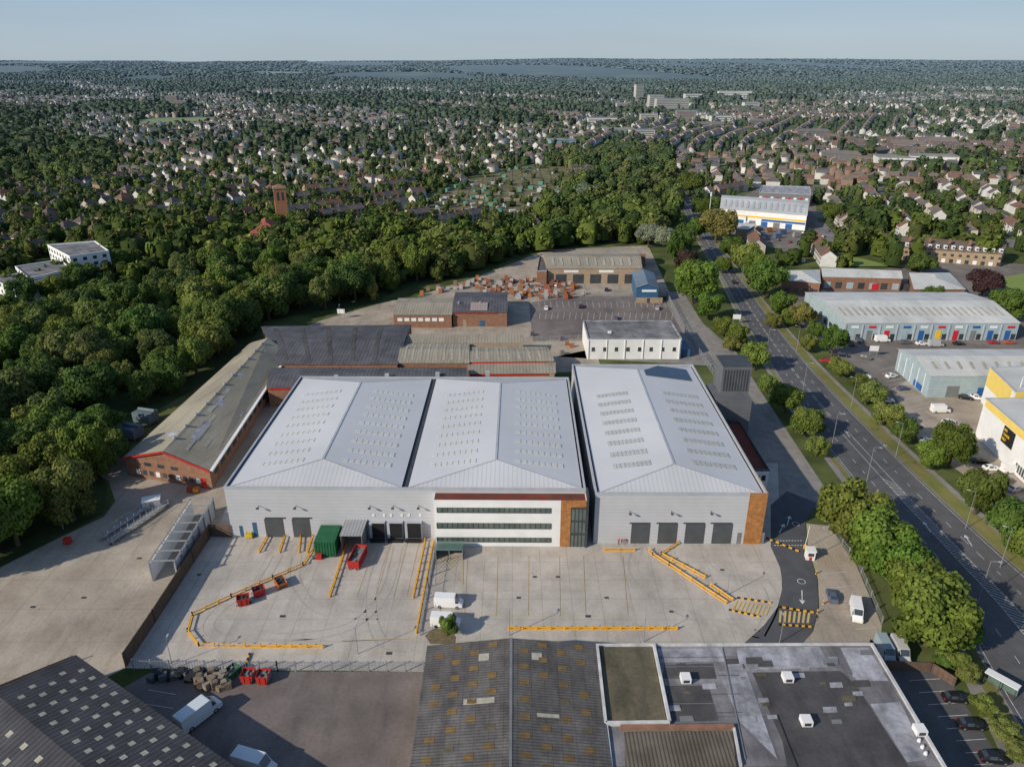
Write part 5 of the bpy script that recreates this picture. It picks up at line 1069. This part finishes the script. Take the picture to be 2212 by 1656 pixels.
for i in range(21000):
    y=330+ (3900-330)*zr.random()**1.25;x=zr.uniform(-1,1)*(y*.78+60);a,b_=PX(x,y)
    if a<-150 or a>2360 or inpoly(a,b_,SITE) or inpoly(a,b_,ALLOT) or inF(a,b_): continue
    if rightside(x,y) and zr.random()<.55: continue
    if any((x-u)**2+(y-v)**2<(r*.8)**2 for u,v,r in LM): continue
    TT.append((x,y,0))
for i in range(24000):
    y=380+3900*zr.random()**.9;x=zr.uniform(-1,1)*(y*.78+60);a,b_=PX(x,y)
    if rightside(x,y) and (zr.random()<.55 or wn(x,y)<1.0): continue
    if wn(x,y)<.52-max(0,y-1000)/3000 or a<-150 or a>2360 or inpoly(a,b_,SITE) or inpoly(a,b_,ALLOT) or inF(a,b_): continue
    TT.append((x,y,1))
for i in range(110):
    a,b_=zr.uniform(900,1230),zr.uniform(360,478)
    if inpoly(a,b_,ALLOT):
        p=P(a,b_);TT.append((p.x,p.y,2))
H_.sort(key=lambda t:t[0]);print('houses',len(H_),'town trees',len(TT))
WP=[[(.66,.63,.57),(.72,.71,.68),(.5,.46,.4),(.7,.68,.64)],[(.30,.19,.13),(.34,.23,.16),(.66,.63,.58),(.28,.18,.13)],[(.55,.48,.4),(.68,.66,.62),(.36,.25,.18)],[(.74,.73,.70),(.70,.69,.66),(.66,.6,.52)]]
RPZ=[[(.17,.125,.105),(.14,.115,.105),(.23,.125,.09)],[(.11,.11,.118),(.13,.125,.128),(.15,.13,.12)],[(.20,.16,.13),(.22,.12,.085),(.16,.14,.13),(.12,.115,.12)]]
def hmesh(L,D,h,rise,hip):
    w=MB();l,d=L/2,D/2
    for a,b in (((-l,-d),(l,-d)),((l,-d),(l,d)),((l,d),(-l,d)),((-l,d),(-l,-d))): w.poly([(*a,0),(*b,0),(*b,h),(*a,h)])
    r=MB();o=.3;k=(d+o)*.9 if hip else 0;z=h-.1;L2,D2=l+(o if hip else .02),d+o
    r.poly([(-L2,-D2,z),(L2,-D2,z),(L2-k,0,h+rise),(-L2+k,0,h+rise)]);r.poly([(L2,D2,z),(-L2,D2,z),(-L2+k,0,h+rise),(L2-k,0,h+rise)])
    if hip: r.poly([(-L2,D2,z),(-L2,-D2,z),(-L2+k,0,h+rise)]);r.poly([(L2,-D2,z),(L2,D2,z),(L2-k,0,h+rise)])
    else: w.poly([(-l,d,h),(-l,-d,h),(-l,0,h+rise-.08)]);w.poly([(l,-d,h),(l,d,h),(l,0,h+rise-.08)])
    c=MB();x0=-l+(k if hip else .4);c.box(x0,-.45,h+rise-1.4,x0+.9,.45,h+rise+1.1)
    for i in (-.22,.22): c.cyl((x0+.45,i,h+rise+1.1),(x0+.45,i,h+rise+1.5),.13,.11,6)
    return w,r,c
M_pot=mat('chimney_brick',(.28,.16,.11),None,1.,.9)
PR={}
for key,(L,D,h,rise,hip) in {'semi':(11,8,5.2,3.,True),'terr':(6.4,8,5.4,3.,False),'det':(9,8,5.2,3.2,False)}.items():
    w,r,c=hmesh(L,D,h,rise,hip);o=[x.build(n,m) for x,n,m in ((w,'wall',M_hw),(r,'roof',M_hr),(c,'chimney',M_pot))]
    ws=[]
    for fx in ((-.3,.3) if key!='terr' else (-.22,.24)):
        for z0 in (.9,3.3):
            for s in (-1,1): ws.append(MB().box(fx*L-.75,s*(D/2+.01)-.04,z0,fx*L+.75,s*(D/2+.01)+.04,z0+1.3).build('window',M_glass))
    PR[key]=([x.data for x in o],[x.data for x in ws])
    for x in o+ws: bpy.data.objects.remove(x)
near_h=[];far_h=[]
for t in H_:
    a,b_=PX(t[1],t[0])
    if len(near_h)<300 and -60<a<2270: near_h.append(t)
    else: far_h.append(t)
def part(name,me,par,color=None):
    o=bpy.data.objects.new(name,me);C.objects.link(o);o.parent=par
    if color:o.color=(*color,1)
    return o
for i,(y,x,an,terr,wp,rz_) in enumerate(near_h):
    key='terr' if terr else ('semi' if zr.random()<.7 else 'det');wc=zr.choice(WP[wp]);rc=zr.choice(RPZ[rz_]);a,b_=PX(x,y)
    wn_='white' if wc[0]>.6 else ('cream' if wc[0]>.45 else 'brick');rn='red brown' if rc[0]>.18 else ('brown' if rc[0]>.145 else 'grey')
    where=('beyond the left wood' if a<240 else 'left of brick tower' if a<580 else 'right of brick tower' if a<900 else 'near the allotments' if a<1440 else 'by the industrial unit' if a<1800 else 'in right hand streets')
    t=thing('house','%s %s, %s %s roof, %s, %s'%(wn_,{'terr':'terraced house','semi':'semi detached house','det':'detached house'}[key],rn,'hipped' if key=='semi' else 'gabled','nearest street' if y<450 else 'streets behind',where),'house',(x,y,0),an,'houses '+where)
    (w,r,c),ws=PR[key];part('wall',w,t,wc);ro=part('roof',r,t,rc);part('chimney',c,ro)
    if i<110:
        for m_ in ws: part('window',m_,t)
def tpl(L,D,h,rise):
    l,d=L/2,D/2;o=.3
    v=[(-l,-d,0),(l,-d,0),(l,-d,h),(-l,-d,h),(l,d,0),(l,d,h),(-l,d,0),(-l,d,h),(-l,0,h+rise-.1),(l,0,h+rise-.1)]
    f=[(0,1,2),(0,2,3),(1,4,5),(1,5,2),(4,6,7),(4,7,5),(6,0,3),(6,3,7),(7,3,8),(2,5,9)]
    n=len(v);k=.25
    v+=[(-l-.02,-d-o,h-.1),(l+.02,-d-o,h-.1),(l+.02-k,0,h+rise),(-l-.02+k,0,h+rise),(l+.02,d+o,h-.1),(-l-.02,d+o,h-.1)]
    f+=[(n,n+1,n+2),(n,n+2,n+3),(n+4,n+5,n+3),(n+4,n+3,n+2)]
    cx=-l+1.2;n=len(v);v+=[(cx+a*.5,b*.5,h+rise+zc_) for zc_ in (-1,1.2) for a,b in ((-1,-1),(1,-1),(1,1),(-1,1))]
    for i in range(4): j=(i+1)%4;f+=[(n+i,n+j,n+4+j),(n+i,n+4+j,n+4+i)]
    f+=[(n+4,n+5,n+6),(n+4,n+6,n+7)]
    return np.array(v,float),np.array(f),np.array([0]*10+[1]*6+[2]*8)
def inst(tv,tf,pos,scl,rot):
    N_=len(pos);c,s=np.cos(rot),np.sin(rot);v=tv[None]*scl[:,None,:];x=v[...,0]*c[:,None]-v[...,1]*s[:,None];y=v[...,0]*s[:,None]+v[...,1]*c[:,None]
    V=np.stack([x,y,v[...,2]],-1)+pos[:,None,:];Fq=tf[None]+(np.arange(N_)*len(tv))[:,None,None];return V.reshape(-1,3),Fq.reshape(-1,tf.shape[1])
tv,tf,fl_=tpl(10.5,8,5.3,3.)
fa=np.array([(t[1],t[0],t[2]) for t in far_h]);te=np.array([t[3] for t in far_h]);pos=np.stack([fa[:,0],fa[:,1],hf(fa[:,0],fa[:,1])-.1],1)
turn=np.where((~te)&(rng.random(len(fa))<.3),math.pi/2,0)
scl=np.stack([np.where(te,.615,rng.uniform(.7,1.2,len(fa))),np.where(te,1,rng.uniform(.8,1.1,len(fa))),np.where(te,1,rng.uniform(.8,1.15,len(fa)))],1)
V,Fq=inst(tv,tf,pos,scl,fa[:,2]+turn);wc=np.array([rnd.choice(WP[t[4]]) for t in far_h])*rng.uniform(.85,1.05,(len(fa),1));rc=np.array([rnd.choice(RPZ[t[5]]) for t in far_h])*rng.uniform(.8,1.15,(len(fa),1))
col=np.where(fl_[None,:,None]==0,wc[:,None,:],np.where(fl_[None,:,None]==1,rc[:,None,:],np.array((.28,.17,.12))[None,None,:])).reshape(-1,3)
me=np_mesh('distant_houses',V,Fq,col,M_mass);o=bpy.data.objects.new('distant_houses',me);C.objects.link(o);tag(o,'mass of distant suburban houses stretching towards the hills','houses',None,'stuff')
GA=np.array(GR)
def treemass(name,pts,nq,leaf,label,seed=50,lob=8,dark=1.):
    arr=np.array(pts);VV=[];FF=[];CC=[];off=0;nt_=5
    idx=rng.integers(0,nt_,len(arr))
    for k in range(nt_):
        tv,tf,tc,cv,ct=crown_tpl(nq,seed+k,leaf,lobes=lob)
        s=arr[idx==k]
        if not len(s): continue
        z=hf(s[:,0],s[:,1])+s[:,2]*.5;pos=np.stack([s[:,0],s[:,1],z],1);scl=np.stack([s[:,3],s[:,3],s[:,2]*.55],1);rot=rng.uniform(0,6.28,len(s))
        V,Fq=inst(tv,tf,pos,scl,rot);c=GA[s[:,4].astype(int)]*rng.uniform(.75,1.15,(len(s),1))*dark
        VV.append(V);FF.append(Fq+off);CC.append((c[:,None,:]*tc[None,:,None]).reshape(-1,3));off+=len(V)
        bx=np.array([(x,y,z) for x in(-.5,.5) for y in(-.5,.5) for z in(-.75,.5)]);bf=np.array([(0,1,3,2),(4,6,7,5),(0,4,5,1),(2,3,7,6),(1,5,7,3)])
        V,Fq=inst(bx,bf,pos,scl,rot);VV.append(V);FF.append(Fq+off);CC.append((c[:,None,:]*.7*np.ones((1,8,1))).reshape(-1,3));off+=len(V)  # filler boxes inside crowns, coloured darker to stand in for inner shade
    me=np_mesh(name,np.concatenate(VV),np.concatenate(FF),np.concatenate(CC),M_leaf2);o=bpy.data.objects.new(name,me);C.objects.link(o);tag(o,label,'trees',None,'stuff')
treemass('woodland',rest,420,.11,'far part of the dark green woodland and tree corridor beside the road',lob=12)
def tsz(k): 
    if k==2: return rnd.uniform(3,6),rnd.uniform(2,4)
    return (rnd.uniform(10,17),rnd.uniform(5,9)) if k else (rnd.uniform(5,12),rnd.uniform(2.6,5.8))
mid=[(x,y,*tsz(k),rnd.choice([0,1,3,3,4,2])) for x,y,k in TT if y<850]
far=[(x,y,*[q*1.12 for q in tsz(k)],rnd.choice([0,1,3,3,4,1])) for x,y,k in TT if y>=850]
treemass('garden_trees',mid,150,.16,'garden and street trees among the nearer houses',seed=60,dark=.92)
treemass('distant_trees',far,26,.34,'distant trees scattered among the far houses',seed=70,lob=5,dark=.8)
hp=[]
for i in range(30000):
    y=3300+10500*rnd.random()**1.2;x=rnd.uniform(-1,1)*(y*.75)
    n=wn(x/4.,y/6.)+.5*math.sin(x/260+y/700);a,b_=PX(x,y,float(hf(x,y)))
    if n<-.45 or inF(a,b_): continue
    hp.append((x,y,rnd.uniform(9,15),rnd.uniform(14,30) if y>5000 else rnd.uniform(8,16),rnd.choice([0,1,3,3,4])))
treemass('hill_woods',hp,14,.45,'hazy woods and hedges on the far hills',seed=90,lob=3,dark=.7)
m=MB();m.box(-1.2,-.9,0,1.2,.9,1.9);m.add([(-1.35,-1.05,1.85),(1.35,-1.05,1.85),(1.35,0,2.5),(-1.35,0,2.5),(1.35,1.05,1.85),(-1.35,1.05,1.85)],[(0,1,2,3),(3,2,4,5),(0,3,5),(1,4,2)])
sh=m.build('garden_shed',M_hw);first=True
n=0
while n<130:
    a=zr.uniform(905,1230);b_=zr.uniform(362,476)
    if not inpoly(a,b_,ALLOT): continue
    o=sh if first else sh.copy()
    if not first: C.objects.link(o)
    first=False;p=P(a,b_);o.location=p;o.rotation_euler=(0,0,zr.uniform(0,3));s=zr.uniform(.8,1.5);o.scale=(s*1.3,s,s*.8);c,cn_=zr.choice([((.13,.20,.14),'green'),((.45,.46,.46),'pale grey'),((.2,.14,.09),'brown'),((.35,.3,.22),'tan'),((.10,.28,.20),'bright green'),((.5,.5,.48),'whitish')]);o.color=(*c,1)
    tag(o,'small %s allotment shed'%cn_,'shed','sheds on the allotments beyond the wood');n+=1
sheet('allotment_ground',ALLOT,mat('allotment_soil',(.11,.125,.05),(.21,.17,.11),.12,1.,bands=((0,9.,.12,.6),(1,14.,.1,.6)),big=.3),Z1)
# ---------------------------------------------------------------- landmarks
p=P(614,500);t=thing('brick_tower','tall square brick church tower rising from the trees at left','tower',(p.x,p.y,0),R(20))
MB().box(-3.6,-3.6,0,3.6,3.6,27).build('shaft',mat('tower_brick',(.42,.20,.11),(.34,.16,.09),.6,.9,bands=((2,2.,.08,.85),)),t)
MB().box(-3.9,-3.9,27,3.9,3.9,28).build('cornice',M_brickl,t);MB().add([(-3.5,-3.5,28),(3.5,-3.5,28),(3.5,3.5,28),(-3.5,3.5,28),(0,0,29.5)],[(0,1,4),(1,2,4),(2,3,4),(3,0,4)]).build('roof',M_brick,t)
for s in (-1,1): MB().box(s*1.4-.6,-3.68,20,s*1.4+.6,-3.61,25).build('belfry_opening',M_dark,t);MB().box(-3.68,s*1.4-.6,20,-3.61,s*1.4+.6,25).build('belfry_opening',M_dark,t)
B=bld('church_hall','church hall with low red tiled roof at the foot of the brick tower','church',quadp((540,505),(612,505),(605,482),(545,482),z=9),9,'hip',5,M_brick,mat('red_tile_roof',(.32,.10,.065),(.24,.075,.055),.3,.9))
for k in range(4): panel(B,0,'window',M_glass,3+5*k,4.5+5*k,3,6)
def flats(label,px4,h,fl):
    B=bld('apartment_block',label,'apartments',quadp(*px4,z=h),h,'flat',wm=M_render,rm=M_felt,par=.6,pm=M_render)
    for e in (0,3,1):
        Lw=(B.L[(e+1)%4]-B.L[e]).length;nb=max(2,int(Lw/4.2))
        for f in range(fl):
            for k in range(nb): panel(B,e,'window',M_glass,Lw/nb*k+1.1,Lw/nb*k+2.9,1.+f*3,2.6+f*3)
flats('white four storey modern apartment block at left beyond the wood, rear one',((150,553),(235,541),(205,520),(102,528)),13,4)
flats('white modern apartment block at left, nearest the wood edge',((62,600),(155,580),(130,560),(32,575)),10,3)
flats('long white villa like block lowest at the left edge',((30,625),(118,600),(95,580),(-20,600)),9,3)
B=bld('industrial_unit','long white roofed industrial unit with yellow and blue stripe beyond the roadside trees','industrial unit',quadp((1556,450),(1743,466),(1746,434),(1560,422),z=9.5),9.5,'gu',2.5,M_render,M_whr)
Lw=(B.L[1]-B.L[0]).length
panel(B,0,'stripe',M_yl2,.2,Lw-.2,5.4,6.4,proud=.12);panel(B,0,'stripe',M_bl2,Lw*.5,Lw-.3,3.6,4.9,proud=.12)
for k in range(6): panel(B,0,'loading_door',M_bl2 if k%2 else M_grey,Lw*.08+Lw*.14*k,Lw*.08+Lw*.14*k+4,.05,3.3,proud=.2)
for k in range(14):
    f=.04+.067*k;a=B.L[0].lerp(B.L[1],f);b_=B.L[3].lerp(B.L[2],f);p0=a.lerp(b_,.1);p1=a.lerp(b_,.42)
    MB().poly([(p0.x,p0.y,10.35),(p0.x+1.4,p0.y,10.35),(p1.x+1.4,p1.y,11.95),(p1.x,p1.y,11.95)]).build('skylight',M_sky2,B.roofo)
for x,y in ((1640,498),(1660,502),(1690,506),(1615,492),(1720,512),(1680,515),(1650,510)): goods('steel_stock','stack of orange and grey steel stock in the industrial unit yard','stock',x,y,(4,2,2.2),rnd.choice([(.4,.16,.06),(.35,.36,.38),(.1,.16,.3)]),.3,'steel stock in the industrial unit yard')
B=bld('brick_shed','low brick shed with pale roof in front of the industrial unit','shed',quadp((1590,494),(1632,497),(1632,484),(1592,482),z=5),5,'gu',1.5,M_brickl,M_whr)
B=bld('flat_roofed_school','low flat roofed block with red panels beyond the industrial unit','building',quadp((1640,415),(1752,420),(1750,403),(1645,400),z=9),9,'flat',wm=M_grey,rm=M_feltl)
Lw=(B.L[1]-B.L[0]).length
for k in range(9): panel(B,0,'panel',M_rd2 if k%2 else M_render,Lw/9*k+.5,Lw/9*k+Lw/14,1,6,proud=.1)
B=bld('dormered_terrace','brick terrace with brown roof and white round dormers at right','terrace',quadp((1945,535),(2165,550),(2175,530),(1950,518),z=6.5),6.5,'gu',3.6,M_brickl,mat('brown_tile_roof',(.17,.125,.10),(.13,.10,.08),.5,.9))
Lw=(B.L[1]-B.L[0]).length
for k in range(13):
    u=Lw/13*k+2.5;d=MB().box(u,.9,7.2,u+1.5,3.4,9.0).build('dormer',M_render,B.roofo);MB().box(u+.25,.82,7.6,u+1.3,.89,8.6).build('dormer_window',M_glass,d)
    panel(B,0,'window',M_glass,u,u+1.5,3.7,5);panel(B,0,'garage_door' if k%2 else 'window',M_render if k%2 else M_glass,u-.2,u+1.7,.2,2.2)
for k in range(5): MB().box(Lw/5*k+4,4.6,9.4,Lw/5*k+5.2,5.8,12).build('chimney',M_brick,B.roofo)
M_pale=mat('pale_concrete',(.55,.5,.43),(.48,.44,.38),.2,.8,hz=True);M_hzw=mat('far_white_render',(.74,.73,.7),(.66,.65,.62),.2,.8,hz=True);M_hzb=mat('far_brick',(.36,.24,.17),(.30,.19,.14),.2,.9,hz=True);M_hzroof=mat('far_flat_roof',(.3,.29,.28),(.22,.21,.2),.1,.9,hz=True);M_hzwin=mat('far_window_band',(.12,.13,.14),None,.5,.4,hz=True);M_hzt=mat('far_tile_roof',(.16,.13,.115),(.14,.115,.10),.2,.9,hz=True)
def block(label,px,py,W,D,h,c,an=0,fl=0,pitched=False):
    p=P(px,py);t=thing('town_block',label,'building',(p.x,p.y,float(hf(p.x,p.y))),an);MB().box(-W/2,-D/2,0,W/2,D/2,h).build('wall',c,t)
    if pitched:
        m=MB();l,d=W/2+.3,D/2+.4;m.add([(-l,-d,h),(l,-d,h),(l-5,0,h+3.2),(-l+5,0,h+3.2),(l,d,h),(-l,d,h)],[(0,1,2,3),(4,5,3,2),(5,0,3),(1,4,2)]);m.build('roof',M_hzt,t)
    else: MB().box(-W/2-.3,-D/2-.3,h,W/2+.3,D/2+.3,h+.9).build('roof',M_hzroof,t)
    for f in range(fl): MB().box(-W/2+1,-D/2-.12,2+f*(h-2)/fl,W/2-1,-D/2-.01,3.6+f*(h-2)/fl).build('window_band',M_hzwin,t)
od=('first','second','third','fourth','fifth','sixth','seventh','eighth','ninth')
for i,(x,y,W,D,h,an) in enumerate(FLATS): block('long brick flats with brown pitched roof in the right distance, %s from the left'%od[sorted(range(len(FLATS)),key=lambda j:FLATS[j][0]).index(i)],x,y,W,D,h,M_hzb,an,3,True)
for a in (('tall pale town centre tower block on the skyline',1378,222,20,16,42,M_pale,.2,12),('long beige office slab right of the tower block',1450,234,75,18,20,M_pale,.1,5),('white building at right end of the beige slab',1495,222,44,18,20,M_hzw,.1,4),('long white low building in the distance right of the town centre',1585,214,90,25,19,M_hzw,.0,3),('beige block beneath the tower block',1415,232,34,20,26,M_pale,.1,6),('white block by the far trees near middle',1335,292,45,15,9,M_hzw,.05,3),('white block right of the middle in the far streets',1385,297,34,15,10,M_hzw,.1,3),
('brown brick flats far left',375,232,24,14,24,M_hzb,.1,7),('brown brick flats beside the tallest far left one',395,236,22,14,17,M_hzb,.1,5),('white factory like block far right',2010,360,44,22,11,M_hzw,-.3,2),('long white roofed hall in the right distance',1945,358,50,24,9,M_hzw,-.2,2),('white low shed in the far left town',235,305,26,13,7,M_hzw,.2,2),('pale blue domed hall by the allotments',1212,318,32,22,9,mat('pale_blue_roof',(.25,.42,.5),None,.5,.5),.2,0),('low white block in the right town centre',1560,262,44,14,9,M_hzw,.05,2),('white block on the far right hillside',2010,178,50,20,12,M_hzw,0,0),('white row of shops left of the town centre',1300,268,50,14,10,M_hzw,.05,2),
('small cream block left of the skyline tower',1345,238,30,14,14,M_pale,.1,4),('brick block in front of the beige slab',1480,256,36,14,13,M_hzb,.0,4),('white block in front of the long white building',1620,236,34,16,14,M_hzw,.1,4),('brick shops in the right town centre',1530,278,46,13,9,M_hzb,.1,2),('pale block below the skyline tower',1400,262,30,14,12,M_pale,.0,3)): block(*a)
